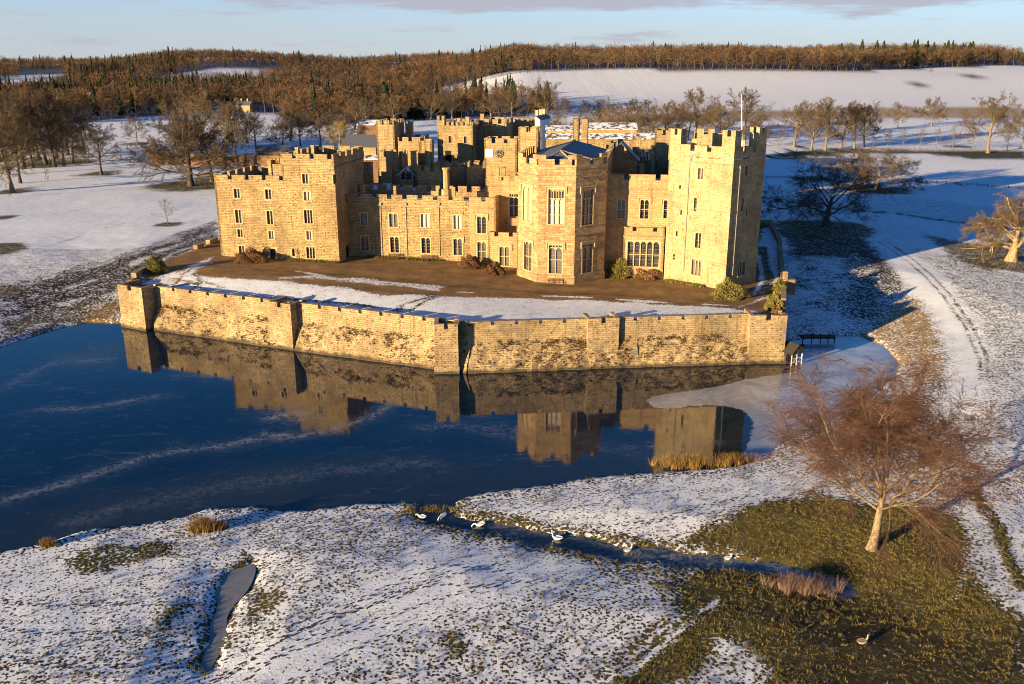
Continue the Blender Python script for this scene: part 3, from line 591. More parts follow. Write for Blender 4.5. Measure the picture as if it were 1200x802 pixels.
def sheet(name, P, z, mat, thick=0.05):
    bm = bmesh.new(); top = [bm.verts.new((x, y, z)) for x, y in P]; f = bm.faces.new(top)
    if f.normal.z < 0: f.normal_flip()
    r = bmesh.ops.extrude_face_region(bm, geom=[f]); bmesh.ops.translate(bm, vec=(0, 0, -thick), verts=[v for v in r['geom'] if isinstance(v, bmesh.types.BMVert)])
    bmesh.ops.recalc_face_normals(bm, faces=bm.faces); me = bpy.data.meshes.new(name); bm.to_mesh(me); bm.free(); me.materials.append(mat)
    o = bpy.data.objects.new(name, me); C.objects.link(o); return tag(o, kind='structure')
M['greyice'] = plain('grey_ditch_ice', (0.20, 0.20, 0.205), 0.35, 0.45, 1.6, 0.4)
sheet('ice', smoothpoly(POND + (POND - POND.mean(0)) * 0.10), 0.27, M['greyice'])
# ------------------------------------------------------------------ castle
castle = thing('castle', 'large golden stone castle with battlemented towers standing on the walled terrace above the lake', 'castle', (float(LTR[0]), float(LTR[1]), 6.5))
CM = castle.matrix_world.copy(); CINV = Matrix.Translation((-float(LTR[0]), -float(LTR[1]), -6.5))
def part(mb, name, mats, parent=None, label=None, smooth=False, uv=True):
    """children carry world coordinates, so undo the Empty's offset once at the first level"""
    o = mb.build(name, mats, None, uv, smooth)
    top = parent is None or parent is castle
    o.parent = castle if top else parent
    if top: o.matrix_parent_inverse = CINV
    else: pass
    if label: o['label'] = label
    return o
def wall(mb, f, u0, u1, z0, z1, ops=(), m=0, depth=0.42, off=0.0):
    """wall skin with real openings (ua, za, ub, zb) and their reveals"""
    us = sorted({u0, u1, *[min(max(o[0], u0), u1) for o in ops], *[min(max(o[2], u0), u1) for o in ops]})
    zs = sorted({z0, z1, *[o[1] for o in ops], *[o[3] for o in ops]})
    for i in range(len(us) - 1):
        for j in range(len(zs) - 1):
            uc, zc = (us[i] + us[i + 1]) / 2, (zs[j] + zs[j + 1]) / 2
            if any(o[0] < uc < o[2] and o[1] < zc < o[3] for o in ops): continue
            mb.poly([f.P(us[i], zs[j], off), f.P(us[i + 1], zs[j], off), f.P(us[i + 1], zs[j + 1], off), f.P(us[i], zs[j + 1], off)], m)
    for a, b, c, d in ops:
        o, q = off, off - depth
        mb.poly([f.P(a, b, o), f.P(c, b, o), f.P(c, b, q), f.P(a, b, q)], m); mb.poly([f.P(a, d, q), f.P(c, d, q), f.P(c, d, o), f.P(a, d, o)], m)
        mb.poly([f.P(a, b, o), f.P(a, b, q), f.P(a, d, q), f.P(a, d, o)], m); mb.poly([f.P(c, b, q), f.P(c, b, o), f.P(c, d, o), f.P(c, d, q)], m)
def parapet(mb, f, u0, u1, zb, zt, gap=0.8, pitch=3.0, start=0.0, drop=0.8, th=0.45, m=0, mc=1, off=0.0, cop=0.07, skip=False):
    """solid part zb..zt-drop, merlons up to zt with a coping; first gap begins at u0+start"""
    mb.fbox(f, u0, u1, zb, zt - drop, off - th, off, m)
    u = u0; g = u0 + start
    while u < u1 - 0.05:
        e = min(g, u1)
        if e - u > 0.12:
            mb.fbox(f, u, e, zt - drop, zt - cop, off - th, off, m); mb.fbox(f, u - 0.03, e + 0.03, zt - cop, zt + 0.05, off - th - 0.06, off + 0.06, mc)
        u = g + gap; g = u + (pitch - gap)
    # sill coping in the gaps
    g = u0 + start
    while g < u1:
        a, b = max(g, u0), min(g + gap, u1)
        if b - a > 0.1: mb.fbox(f, a + 0.03, b - 0.03, zt - drop, zt - drop + 0.06, off - th - 0.03, off + 0.03, mc)
        g += pitch
def course(mb, f, u0, u1, z, h=0.22, o=0.12, m=1, off=0.0): mb.fbox(f, u0, u1, z, z + h, off - 0.02, off + o, m)
def window(f, r, parent, lights=2, arch=True, transom=0, hood=False, blind=False, border=0.17, off=0.0, depth=0.34, sill=True, tracery=0, name='window', mull=0.13, label=None, glass=None):
    a, b, c, d = r; mb = MB(); B = border
    gl = 2 if blind else 1
    gz = off - depth
    mb.poly([f.P(a - .02, b - .02, gz), f.P(c + .02, b - .02, gz), f.P(c + .02, d + .02, gz), f.P(a - .02, d + .02, gz)], gl)
    if blind and tracery: mb.poly([f.P(a, d - tracery, gz + .02), f.P(c, d - tracery, gz + .02), f.P(c, d, gz + .02), f.P(a, d, gz + .02)], 1)
    if B:
        mb.fbox(f, a - B, a, b, d, off - 0.1, off + 0.035, 0); mb.fbox(f, c, c + B, b, d, off - 0.1, off + 0.035, 0); mb.fbox(f, a - B, c + B, d, d + B, off - 0.1, off + 0.04, 0)
    if sill: mb.fbox(f, a - B - 0.06, c + B + 0.06, b - 0.16, b, off - 0.12, off + 0.12, 0)
    w = (c - a) / lights; o1, o0 = gz + 0.20, gz + 0.03
    for i in range(1, lights): mb.fbox(f, a + i * w - mull / 2, a + i * w + mull / 2, b, d, o0, o1, 0)
    for k in range(transom):
        zt = b + (d - b) * (k + 1) / (transom + 1) * (0.94 if transom == 1 else 0.80); mb.fbox(f, a, c, zt - 0.06, zt + 0.06, o0, o1 - 0.03, 0)
    if arch:
        zs0 = d if not tracery else d - tracery
        for i in range(lights):
            l, rr = a + i * w, a + (i + 1) * w; hw = w / 2; H = min(w * 0.75, (d - b) * 0.3); zs = zs0 - H
            n = 4; arcL = [(l + hw * (1 - math.cos(t * math.pi / 2 / n)) , zs + H * math.sin(t * math.pi / 2 / n) * (0.8 + 0.2 * t / n)) for t in range(n + 1)]
            for side in (0, 1):
                pts = arcL if side == 0 else [(l + rr - x, z) for x, z in arcL]
                ring = ([(l, zs0)] if side == 0 else [(rr, zs0)]) + pts + ([(l + hw, zs0)] if pts[-1][1] < zs0 - 1e-3 else [])
                P = [f.P(x, z, o1 - 0.02) for x, z in ring]
                mb.poly(P[::-1] if side == 1 else P, 0)
            if tracery:
                zt0, zt1 = zs0, d
                mb.fbox(f, l, rr, zt0 - 0.03, zt0 + 0.08, o0, o1, 0); mb.fbox(f, l + hw - 0.045, l + hw + 0.045, zt0, zt1, o0, o1, 0)
                for q in (0.25, 0.75):
                    mb.poly([f.P(l + w * q - w * .2, zt1, o1 - .03), f.P(l + w * q, zt1 - tracery * .3, o1 - .03), f.P(l + w * q + w * .2, zt1, o1 - .03)][::-1], 0)
    # thin glazing bars
    for i in range(lights):
        l = a + i * w
        for z in np.arange(b + 0.55, d - 0.3, 0.62): mb.fbox(f, l + mull / 2, l + w - mull / 2, z - 0.018, z + 0.018, gz + 0.005, gz + 0.03, 3)
    if hood:
        h = d + B + 0.12; mb.fbox(f, a - B - 0.25, c + B + 0.25, h, h + 0.16, off, off + 0.18, 0)
        for uu in (a - B - 0.25, c + B + 0.10): mb.fbox(f, uu, uu + 0.15, h - 1.0, h, off, off + 0.16, 0)
    return part(mb, name, [M['dressed'], glass or M['glass'], M['curtain'], M['pipe']], parent, label)
def chimney(parent, x, y, z0, z1, w=0.8, name='chimney', pots=0, mat='ashlar', rot=FA):
    mb = MB(); f = Face((x, y), rot)
    mb.fbox(f, -w / 2, w / 2, z0, z1 - 0.3, -w / 2, w / 2, 0); mb.fbox(f, -w / 2 - .08, w / 2 + .08, z1 - .3, z1, -w / 2 - .08, w / 2 + .08, 0)
    for k in range(pots):
        u = -w / 2 + w * (k + 0.5) / pots; p = f.P(u, z1, 0); mb.cyl(p, (p[0], p[1], p[2] + 0.7), 0.17, 0.13, 8, 0)
    return part(mb, name, [M[mat]], parent)
def pipe(f, px, y0, y1, parent, off=0.08):
    u, z1 = f.uz(px[0], y0); u2, z0 = f.uz(px[1], y1); u = (u + u2) / 2; mb = MB()
    mb.cyl(f.P(u, z0, off), f.P(u, z1, off), 0.07, 0.07, 8, 0); mb.fbox(f, u - .22, u + .22, z1 - 0.1, z1 + 0.35, 0.002, 0.26, 0)
    for z in np.arange(z0 + 1, z1, 1.8): mb.fbox(f, u - .12, u + .12, z, z + .08, 0.002, 0.17, 0)
    return part(mb, 'drainpipe', [M['pipe']], parent)
BR = [M['rubble'], M['coping'], M['lead']]

# --- the square tower at the west corner (two heights)
fL = Face(LTR, FA); fS = Face(LTR, FA + 90)
zT, zM = 26.9, 22.9
uW = -23.3; uB = fL.uz(330, 190)[0]
LTw = [fL.rect(*r) for r in [(274.2, 221.3, 281, 232), (310.9, 222.2, 317.9, 233.5), (354.3, 204.1, 360.9, 215.3), (356.2, 224.9, 363.7, 235.2), (275.9, 246, 283, 261.2), (312.9, 247.5, 319.7, 263.1),
       (278.4, 268.9, 284.4, 277.9), (314.9, 271, 321, 280), (280, 288.4, 286.4, 297), (356.5, 246.5, 366.1, 262), (359.2, 271.1, 365.5, 280.9), (359.2, 290, 369, 303)]]
LTd = fL.rect(316.9, 291.9, 324.3, 305.4); niche = fL.rect(342.3, 291.3, 345.4, 300.5)
sideW = [fS.rect(390.3, 205, 394, 215), fS.rect(419, 215.5, 421.4, 226), fS.rect(404.5, 227, 407.5, 237)]
doorS = fS.rect(405.5, 289.5, 410.3, 296.5); doorS = (doorS[0], 6.9, doorS[2], doorS[3] + .3)
Dp = 17.0
mb = MB()
wall(mb, fL, uW, 0, 4.5, zM - 1.6, [o for o in LTw + [LTd, niche]if o[3] < zM - 1.6])
wall(mb, fL, uB, 0, zM - 1.6, zT - 1.7, [o for o in LTw if o[3] >= zM - 1.6])
wall(mb, fS, 0, Dp, 4.5, zT - 1.7, sideW + [doorS])
fWst = Face(fL.P(uW, 0)[:2], FA - 90); mb.fbox(fWst, -Dp, 0, 4.5, zM - 1.6, -0.4, 0)
q = fL.P(uB, 0); fUp = Face(q[:2], FA - 90); mb.fbox(fUp, -Dp, 0, zM - 1.6, zT - 1.7, -0.4, 0)
q = fS.P(Dp, 0); fBk = Face(q[:2], FA + 180); mb.fbox(fBk, 0, -uB, 4.5, zT - 1.7, -0.4, 0); mb.fbox(fBk, -uB, -uW, 4.5, zM - 1.6, -0.4, 0)
parapet(mb, fL, uW, uB, zM - 1.6, zM, 0.75, 3.3, 2.75, 0.85)
parapet(mb, fL, uB, 0.0, zT - 1.7, zT, 0.8, 3.3, 2.1, 0.85, off=0.1); course(mb, fL, uB, 0.1, zT - 1.95, 0.25, 0.16)
parapet(mb, fS, 0, Dp, zT - 1.7, zT, 0.9, 3.4, 2.6, 0.9, off=0.1); course(mb, fS, 0, Dp, zT - 1.95, 0.25, 0.16)
parapet(mb, fBk, 0, -uB, zT - 1.7, zT + .1, 0.9, 3.3, 1.6, 0.9); parapet(mb, fBk, -uB, -uW, zM - 1.6, zM, 0.9, 3.3, 1.6, 0.9)
parapet(mb, fUp, -Dp, 0, zT - 1.7, zT, 0.9, 3.3, 1.6, 0.9); parapet(mb, fWst, -Dp, 0, zM - 1.6, zM, 0.9, 3.3, 1.6, 0.9)
for (a, b, z) in ((uW, uB, zM - 1.9), (uB, 0, zT - 2.0)):
    mb.hexa([fL.P(a, z - .2, -.3), fL.P(b, z - .2, -.3), fL.P(b, z - .2, -Dp + .3), fL.P(a, z - .2, -Dp + .3)], [fL.P(a, z, -.3), fL.P(b, z, -.3), fL.P(b, z, -Dp + .3), fL.P(a, z, -Dp + .3)], 2)
LT = part(mb, 'square_tower', BR, castle, 'broad square tower of rough rubble at the lake end nearest the meadow, lower on one half')
for i, r in enumerate(LTw): window(fL, r, LT, 3 if i in (9, 11) else 2, False, 0, False, i in (3, 7, 10), 0.2)
window(fL, niche, LT, 1, True, 0, False, False, 0.15)
for r in sideW: window(fS, r, LT, 1, False, 0, False, False, 0.1)
mb = MB(); a, b, c, d = LTd
mb.fbox(fL, a, c - 0.35, b, d, -0.40, -0.30, 0); mb.fbox(fL, a - .2, a, b, d, -.05, .04, 1); mb.fbox(fL, c, c + .2, b, d, -.05, .04, 1); mb.fbox(fL, a - .25, c + .25, d, d + .3, -.05, .05, 1); mb.fbox(fL, c - .33, c - .01, b, d, -0.36, -0.28, 2); mb.fbox(fL, a - .4, c + .4, b - .35, b, -.02, .5, 1)
part(mb, 'door', [M['darkwood'], M['dressed'], M['gilt']], LT)
mb = MB(); a, b, c, d = doorS; mb.fbox(fS, a, c, b, d, -.4, -.34, 0); part(mb, 'door', [M['void']], LT)  # near-black panel paints the dark inside of the archway
# stair turret and chimneys on its roof
p = fL.P(fL.uz(318, 195)[0], 0, -2.5); mb = MB(); f = Face(p[:2], FA)
mb.fbox(f, -1.5, -0.9, zM - 2, zM + 2.6, -1.4, .6, 0); mb.fbox(f, -0.9, 1.2, zM - 2, zM + 1.9, -1.4, .4, 1); 
for u in (-1.35, -.75, .1, .6): mb.fbox(f, u - .17, u + .17, zM + 1.9, zM + 2.95, -.9, -.5, 0)
part(mb, 'chimney_stack', [M['rubble'], M['keep']], LT)
for u, o, h in ((-18, -13, 1.4), (-15.5, -14, 1.2), (-6.5, -7, 1.0), (-8.2, -3.5, 0.9)):
    q = fL.P(u, 0, o); zz = (zM if u < uB else zT); chimney(LT, q[0], q[1], zz - 2, zz + h, 0.55, 'chimney')

# --- the long two-storey range
REC = 6.5
q = fS.P(REC, 0); fR = Face(q[:2], FA); zR = 19.0
uE = fR.uz(581, 240)[0]
RW = {'up': [(422.9, 250, 430.2, 263.6), (456.2, 250.5, 466, 266), (493.3, 251, 503, 266.4), (531.5, 252.6, 540.4, 268.4), (559.2, 254, 569.5, 273.5)], 'lo': [(423.4, 276.7, 432, 293.6), (457.4, 278, 467.4, 296), (494, 279, 504, 296.7), (531.5, 280.3, 541.3, 299), (559.5, 283.9, 569.5, 304.7)]}
up = [fR.rect(*r) for r in RW['up']]; lo = [fR.rect(*r) for r in RW['lo']]
uA = fR.uz(550, 270)[0]
mb = MB(); wall(mb, fR, 0, uA, 4, zR - 1.4, [o for o in up + lo if o[2] < uA]); wall(mb, fR, uA, uE, 4, zR - 1.4, [o for o in up + lo if o[2] > uA], 3)
fRe = Face(fR.P(uE, 0)[:2], FA + 90); mb.fbox(fRe, 0, 9, 4, zR - .05, -.4, 0, 4)  # end return takes redder stone, painting in its dark shaded tone
parapet(mb, fR, 0, uA, zR - 1.4, zR, 0.9, 2.95, 1.7, 0.8); parapet(mb, fR, uA, uE, zR - 1.4, zR - .1, 0.8, 3.0, 2.3, 0.75, m=3)
course(mb, fR, 0, uE, zR - 2.1, 0.2, 0.12)
fR2 = fR.moved(-8.5)
parapet(mb, fR2, 0.5, uE, zR - 1.6, zR + .75, 1.0, 2.7, 1.7, 1.1); fR3 = fR.moved(-5)
for u in (2.6, 8.7, 20.0): mb.fbox(fR, u, u + .55, zR - .4, zR + 1.6, -1.2, -.7, 0)
mb.hexa([fR.P(.2, zR - 1.7, -.4), fR.P(uE - .3, zR - 1.7, -.4), fR.P(uE - .3, zR - 1.7, -8.4), fR.P(.2, zR - 1.7, -8.4)], [fR.P(.2, zR - 1.5, -.4), fR.P(uE - .3, zR - 1.5, -.4), fR.P(uE - .3, zR - 1.2, -8.4), fR.P(.2, zR - 1.2, -8.4)], 2)
RG = part(mb, 'hall_range', [M['rubble'], M['coping'], M['snowlead'], M['ashlar'], M['octagon']], castle, 'long two-storey range with even battlements and drainpipes beside the square tower')
for i, r in enumerate(up): window(fR, r, RG, 2, True, 0, i == 4, i in (2, 3), 0.2)
for i, r in enumerate(lo): window(fR, r, RG, 2, True, 1 if i == 4 else 0, i > 2, False, 0.22)
for x in (446.6, 476.0, 514.5): pipe(fR, (x - 2, x + 3), 240, 300, RG)
# octagonal chimney on the range
p = fR.P(fR.uz(520, 220)[0], 0, -2.2); mb = MB()
ring = lambda r, n=8: [(p[0] + r * math.cos(2 * math.pi * (k + .5) / n), p[1] + r * math.sin(2 * math.pi * (k + .5) / n)) for k in range(n)]
mb.prism(ring(1.0), zR - 1.5, zR + 1.0, 0); mb.prism(ring(.62), zR + 1.0, zR + 4.6, 0); mb.prism(ring(.8), zR + 4.6, zR + 5.0, 0); part(mb, 'chimney', [M['ashlar']], RG)
# single-storey bay at its end
BO = 2.0; fB = fR.moved(BO); b0, b1 = fB.uz(572.5, 300)[0], fB.uz(606.5, 300)[0]; zB = fB.uz(590, 273)[1]
bw = fB.rect(585.3, 289.6, 596.8, 311.4); mb = MB()
wall(mb, fB, b0, b1, 3.5, zB - .9, [bw]); mb.fbox(Face(fB.P(b0, 0)[:2], FA - 90), -BO - .02, 0, 3.5, zB - .05, -.3, 0)
parapet(mb, fB, b0, b1, zB - .9, zB, .75, 2.7, 1.1, .75); mb.hexa([fB.P(b0 + .3, zB - 1.2, -.4), fB.P(b1, zB - 1.2, -.4), fB.P(b1, zB - 1.2, -8), fB.P(b0 + .3, zB - 1.2, -8)], [fB.P(b0 + .3, zB - 1, -.4), fB.P(b1, zB - 1, -.4), fB.P(b1, zB - 1, -8), fB.P(b0 + .3, zB - 1, -8)], 2)
BAY = part(mb, 'bay', [M['ashlar'], M['coping'], M['lead']], castle, 'flat-roofed single-storey bay between the long range and the octagonal tower')
window(fB, bw, BAY, 2, True, 1, True, False, .22)
# recessed block behind it with the oriel
fQ = fR.moved(-3.6); zQ = fQ.uz(595, 212)[1]; q0, q1 = fQ.uz(579, 240)[0], fQ.uz(612, 240)[0]; orl = fQ.rect(597, 227, 607, 254)
mb = MB(); wall(mb, fQ, q0 - 1.0, q1, zB - 2, zQ - 1.0, [orl]); parapet(mb, fQ, q0 - 1, q1, zQ - 1.0, zQ + .9, .9, 2.1, 1.9, .9); course(mb, fQ, q0 - 1, q1, zQ - 1.1, .25, .15)
mb.hexa([fQ.P(q0 - 1, zQ - 1.3, -.4), fQ.P(q1, zQ - 1.3, -.4), fQ.P(q1, zQ - 1.3, -9), fQ.P(q0 - 1, zQ - 1.3, -9)], [fQ.P(q0 - 1, zQ - 1.1, -.4), fQ.P(q1, zQ - 1.1, -.4), fQ.P(q1, zQ - 1.1, -9), fQ.P(q0 - 1, zQ - 1.1, -9)], 2)
mb.fbox(Face(fQ.P(q0 - 1, 0)[:2], FA - 90), -9, -.02, zR - 2, zQ, -.4, 0)
pq = fQ.P(fQ.uz(583, 205)[0], 0, -.1); fpn = Face(pq[:2], FA); mb.fbox(fpn, -.35, .35, zQ + .85, zQ + 2.2, -.35, .35); mb.fbox(fpn, -.2, .2, zQ + 2.2, zQ + 2.7, -.2, .2)
mb.fbox(fQ, orl[0] - .3, q1, orl[1] - 1.6, orl[1] - .2, .0, .9, 1)
QB = part(mb, 'oriel_block', [M['ashlar'], M['coping'], M['lead']], castle, 'taller set-back block with an oriel window next to the octagonal tower')
window(fQ, orl, QB, 2, True, 1, True, False, .2, tracery=.7)

# --- octagonal drawing-room tower
ob = np.array([10.7, 151.2]); rot = lambda a: np.array([math.cos(math.radians(a)), math.sin(math.radians(a))])
oa = ob - 6.4 * rot(FA); ol = oa + 5.6 * rot(FA + 135); oc = ob + 6.8 * rot(FA + 45)
fO = [Face(ol, FA - 45), Face(oa, FA), Face(ob, FA + 45)]; oL = [5.6, 6.4, 6.8]
zO = fO[1].uz(650, 185)[1]; zStr = fO[1].uz(650, 207.5)[1]; zBelt = fO[1].uz(650, 275.5)[1]; zPl = fO[1].uz(650, 323)[1]
OW = [(0, (612.8, 219, 623, 259.5), 2, 1.3, 0), (1, (642.5, 222, 660.5, 263), 3, 1.6, 0), (2, (682.3, 222, 695, 263.5), 3, 1.6, 0),
      (0, (614.3, 284, 623.2, 316.5), 2, 0, 1), (1, (643.2, 287.5, 658.4, 320.5), 2, .5, 1), (2, (682.8, 286.5, 694, 319.5), 2, .5, 1)]
rects = [(k, fO[k].rect(*r), l, t, lo_) for k, r, l, t, lo_ in OW]
mb = MB()
for k in range(3):
    wall(mb, fO[k], 0, oL[k], 4, zO - 1.9, [r for kk, r, *_ in rects if kk == k])
    course(mb, fO[k], -.02, oL[k] + .02, zStr - .1, .32, .2); course(mb, fO[k], -.02, oL[k] + .02, zBelt - .1, .3, .2); mb.fbox(fO[k], -.1, oL[k] + .1, 4, zPl, -.02, .22, 0); mb.fbox(fO[k], -.1, oL[k] + .1, zPl, zPl + .12, -.02, .12, 1)
    parapet(mb, fO[k], 0, oL[k], zO - 1.9, zO - .3, .85, 2.9, oL[k] / 2 - .42, 1.0, .45, 0, 1, .06)
    for uu in ((0, 1.35), (oL[k] - 1.35, oL[k])): mb.fbox(fO[k], uu[0], uu[1], zO - .25, zO + .35, -.4, .06, 0); mb.fbox(fO[k], uu[0], uu[1], zO + .35, zO + .45, -.45, .12, 1)
back = 24.0
oc2 = oc + back * rot(FA + 90); ol2 = ol + back * rot(FA + 90)
fE = Face(oc, FA + 90); fW = Face(ol2, FA - 90)
mb.fbox(fE, 0, back, 4, zO - 1.9, -.4, 0); mb.fbox(fW, 0, back, 4, zO - 1.9, -.4, 0)
parapet(mb, fE, 0, back, zO - 1.9, zO + .2, 1.0, 2.6, 1.4, 1.2, .5); parapet(mb, fW, 0, back, zO - 1.9, zO + .2, 1.0, 2.6, 1.4, 1.2, .5)
course(mb, fE, 0, back, zStr - .1, .3, .18)
zr = zO - 1.2; cen = (oa + ob) / 2 + 5 * rot(FA + 90)
ring = [oa + .5 * rot(FA + 90), ob + .5 * rot(FA + 90), oc - .5 * rot(FA), oc2 - .5 * rot(FA), ol2 + .5 * rot(FA), ol + .5 * rot(FA)]
ap = (cen[0], cen[1], zr + 1.9); ap2 = tuple(((oc2 + ol2) / 2)) + (zr + 1.9,)
R3 = [(float(x), float(y), zr) for x, y in ring]
for tri in ((R3[0], R3[1], ap), (R3[1], R3[2], ap), (R3[2], R3[3], ap2, ap), (R3[3], R3[4], ap2), (R3[4], R3[5], ap, ap2), (R3[5], R3[0], ap)): mb.poly(list(tri), 2)
for a_, b_ in ((R3[0], ap), (R3[1], ap), (ap, ap2), (R3[2], ap)): mb.cyl((a_[0], a_[1], a_[2] + .05), (b_[0], b_[1], b_[2] + .05), .14, .14, 6, 1)
OC = part(mb, 'octagonal_tower', [M['octagon'], M['coping'], M['slate']], castle, 'octagonal drawing-room tower with tall traceried windows and stepped battlements')
for k, r, l, t, lo_ in rects:
    if k == 0 and not lo_: window(fO[k], r, OC, l, True, 1, True, False, .22, glass=M['dressed'], depth=.22, label='blocked blind window filled with stone')
    else: window(fO[k], r, OC, l, True, 1 if lo_ else 2, True, k == 1 and not lo_, .24, tracery=t, depth=.4)
# stair turret behind, and the twin chimney further back
def boxtower(name, px0, px1, ptop, Y, zb, mat, merl=(0.6, 1.7, 0.5, 0.8), depth=None, label=None, ang=FA, roof=True, ph=1.3, extra=None, coursepx=None):
    p0 = atY(px0, ptop, Y); w = (px1 - px0) * Y / FPX * 1.015; zt = p0[2]; f = Face(p0[:2], ang); depth = depth or w; mb = MB()
    ops = [f.rect(*r) for r in (extra or [])]
    wall(mb, f, 0, w, zb, zt - ph, ops)
    fs = Face(f.P(w, 0)[:2], ang + 90); mb.fbox(fs, 0, depth, zb, zt - ph, -.4, 0); fw = Face(f.P(0, 0, -depth)[:2], ang - 90); mb.fbox(fw, 0, depth, zb, zt - ph, -.4, 0)
    fb = Face(f.P(w, 0, -depth)[:2], ang + 180); mb.fbox(fb, 0, w, zb, zt - ph, -.4, 0)
    g, pt, st, dr = merl
    for ff, L in ((f, w), (fs, depth), (fb, w), (fw, depth)): parapet(mb, ff, 0, L, zt - ph, zt, g, pt, st, dr, .4)
    if coursepx:
        for cy in coursepx: course(mb, f, -.05, w + .05, f.uz((px0 + px1) / 2, cy)[1], .25, .15); course(mb, fs, -.05, depth, f.uz((px0 + px1) / 2, cy)[1], .25, .15)
    if roof: mb.hexa([f.P(.3, zt - ph - .3, -.3), f.P(w - .3, zt - ph - .3, -.3), f.P(w - .3, zt - ph - .3, -depth + .3), f.P(.3, zt - ph - .3, -depth + .3)], [f.P(.3, zt - ph - .1, -.3), f.P(w - .3, zt - ph - .1, -.3), f.P(w - .3, zt - ph - .1, -depth + .3), f.P(.3, zt - ph - .1, -depth + .3)], 2)
    o = part(mb, name, [M[mat], M['coping'], M['snowlead']], castle, label)
    for r in ops: window(f, r, o, 2 if (r[2] - r[0]) > .8 else 1, False, 0, False, False, .12, sill=False)
    return o, f, zt
boxtower('stair_turret', 607.5, 630, 149.5, 172, 14, 'ashlar', (.75, 3.75, 1.5, .9), 3.4, 'slim square stair turret rising just behind the octagonal tower', coursepx=[164.5])
tw = boxtower('twin_turret', 671.5, 678, 139.5, 212, 16, 'keep', (.1, 3, 1.4, .1), 3.2, 'narrow twin turret with a slot between its shafts, far back on the roofs', ph=.5)[0]
f2 = Face(atY(671.5, 139.5, 212)[:2], FA); mb = MB(); zt = atY(671.5, 139.5, 212)[2]; mb.fbox(f2, 2.0, 3.4, 16, zt, -2.8, 0); mb.fbox(f2, 1.3, 2.1, 16, zt - 5.5, -2, -.3); mb.fbox(f2, -.8, 4.2, 16, zt - 5.8, -3, .3); part(mb, 'shaft', [M['keep']], tw)

# --- range between the octagon and the great east tower
ev = np.array([20.5, 158.6]); fG = Face(ev, FA); zG = fG.uz(755, 205)[1]; g0 = fG.uz(708, 260)[0]; g1 = fG.uz(792, 260)[0]
gw = [fG.rect(*r) for r in [(723.8, 234.6, 732.2, 256), (750.3, 234.6, 760, 256.3), (777.7, 235, 786.8, 256)]]
fH = fG.moved(2.0); h0, h1 = fH.uz(730, 300)[0], fH.uz(777.6, 300)[0]; zH = fH.uz(750, 267)[1]; hw = fH.rect(735.2, 283.5, 772.2, 312.5)
mb = MB(); wall(mb, fG, g0, g1, 3.5, zG - 1.5, gw); parapet(mb, fG, g0, g1, zG - 1.5, zG, .9, 5.5, fG.uz(731, 208)[0] - g0, 1.0); course(mb, fG, g0, g1, fG.uz(755, 222)[1], .22, .14)
mb.hexa([fG.P(g0, zG - 1.8, -.3), fG.P(g1, zG - 1.8, -.3), fG.P(g1, zG - 1.8, -9), fG.P(g0, zG - 1.8, -9)], [fG.P(g0, zG - 1.6, -.3), fG.P(g1, zG - 1.6, -.3), fG.P(g1, zG - 1.6, -9), fG.P(g0, zG - 1.6, -9)], 2)
GR = part(mb, 'great_range', [M['ashlar'], M['coping'], M['lead']], castle, 'two-storey range between the octagonal tower and the tall flagpole tower')
for i, r in enumerate(gw): window(fG, r, GR, 2, True, 1, i > 0, False, .2)
mb = MB(); wall(mb, fH, h0, h1, 3.5, zH - 1.5, [hw]); parapet(mb, fH, h0, h1, zH - 1.5, zH, .7, 3.6, 1.5, .7); course(mb, fH, h0 - .05, h1 + .05, zH - 1.7, .3, .2)
for u_, a_ in ((h0, -90), (h1, 90)):
    ff = Face(fH.P(u_, 0)[:2], FA + a_); (mb.fbox(ff, -2.0, 0, 3.5, zH - .02, -.3, 0) if a_ < 0 else mb.fbox(ff, 0, 2.0, 3.5, zH - .02, -.3, 0))
mb.hexa([fH.P(h0 + .3, zH - 1.2, -.4), fH.P(h1 - .3, zH - 1.2, -.4), fH.P(h1 - .3, zH - 1.2, -1.99), fH.P(h0 + .3, zH - 1.2, -1.99)], [fH.P(h0 + .3, zH - 1, -.4), fH.P(h1 - .3, zH - 1, -.4), fH.P(h1 - .3, zH - 1, -1.99), fH.P(h0 + .3, zH - 1, -1.99)], 2)
HB = part(mb, 'bay', [M['ashlar'], M['coping'], M['lead']], castle, 'square bay with one wide five-light window')
window(fH, hw, HB, 5, True, 1, False, False, .3, mull=.2, depth=.4)

# --- the tall five-sided east tower with corner turrets and the flagpole
bL = np.array([26.9, 155.1]); fP = Face(bL, -40); bm_u = fP.uz(852, 300)[0]; bM = np.array(fP.P(bm_u, 0)[:2]); fQr = Face(bM, 38.5); bR_u = fQr.uz(888.3, 290)[0]; bRt = np.array(fQr.P(bR_u, 0)[:2])
zBT = fP.uz(825, 171)[1]; zTur = zBT + 3.0
BF = [(fP.rect(*r), l, a) for r, l, a in [((818, 197.3, 824.2, 210.2), 2, 0), ((813.2, 232, 816.6, 248), 1, 0), ((796, 217, 798, 221.5), 1, 0), ((797.3, 246, 799.2, 252), 1, 0), ((792.2, 271, 794.2, 277.2), 1, 0), ((788.8, 298, 791, 304.3), 1, 0), ((814.7, 273, 821.4, 290.6), 2, 1), ((810.5, 304.3, 821.8, 322.6), 3, 1)]]
BS = [(fQr.rect(*r), l, a) for r, l, a in [((865, 306, 873, 323), 3, 1), ((873.4, 194, 876.2, 206), 1, 0), ((868.6, 232.6, 871.2, 248), 1, 0), ((874, 244.5, 876, 253), 1, 0)]]
mb = MB(); wall(mb, fP, 0, bm_u, 3.5, zBT - 1.6, [r for r, _, _ in BF]); wall(mb, fQr, 0, bR_u, 3.5, zBT - 1.6, [r for r, _, _ in BS], 3)  # right face takes darker stone, its shade put into the colour
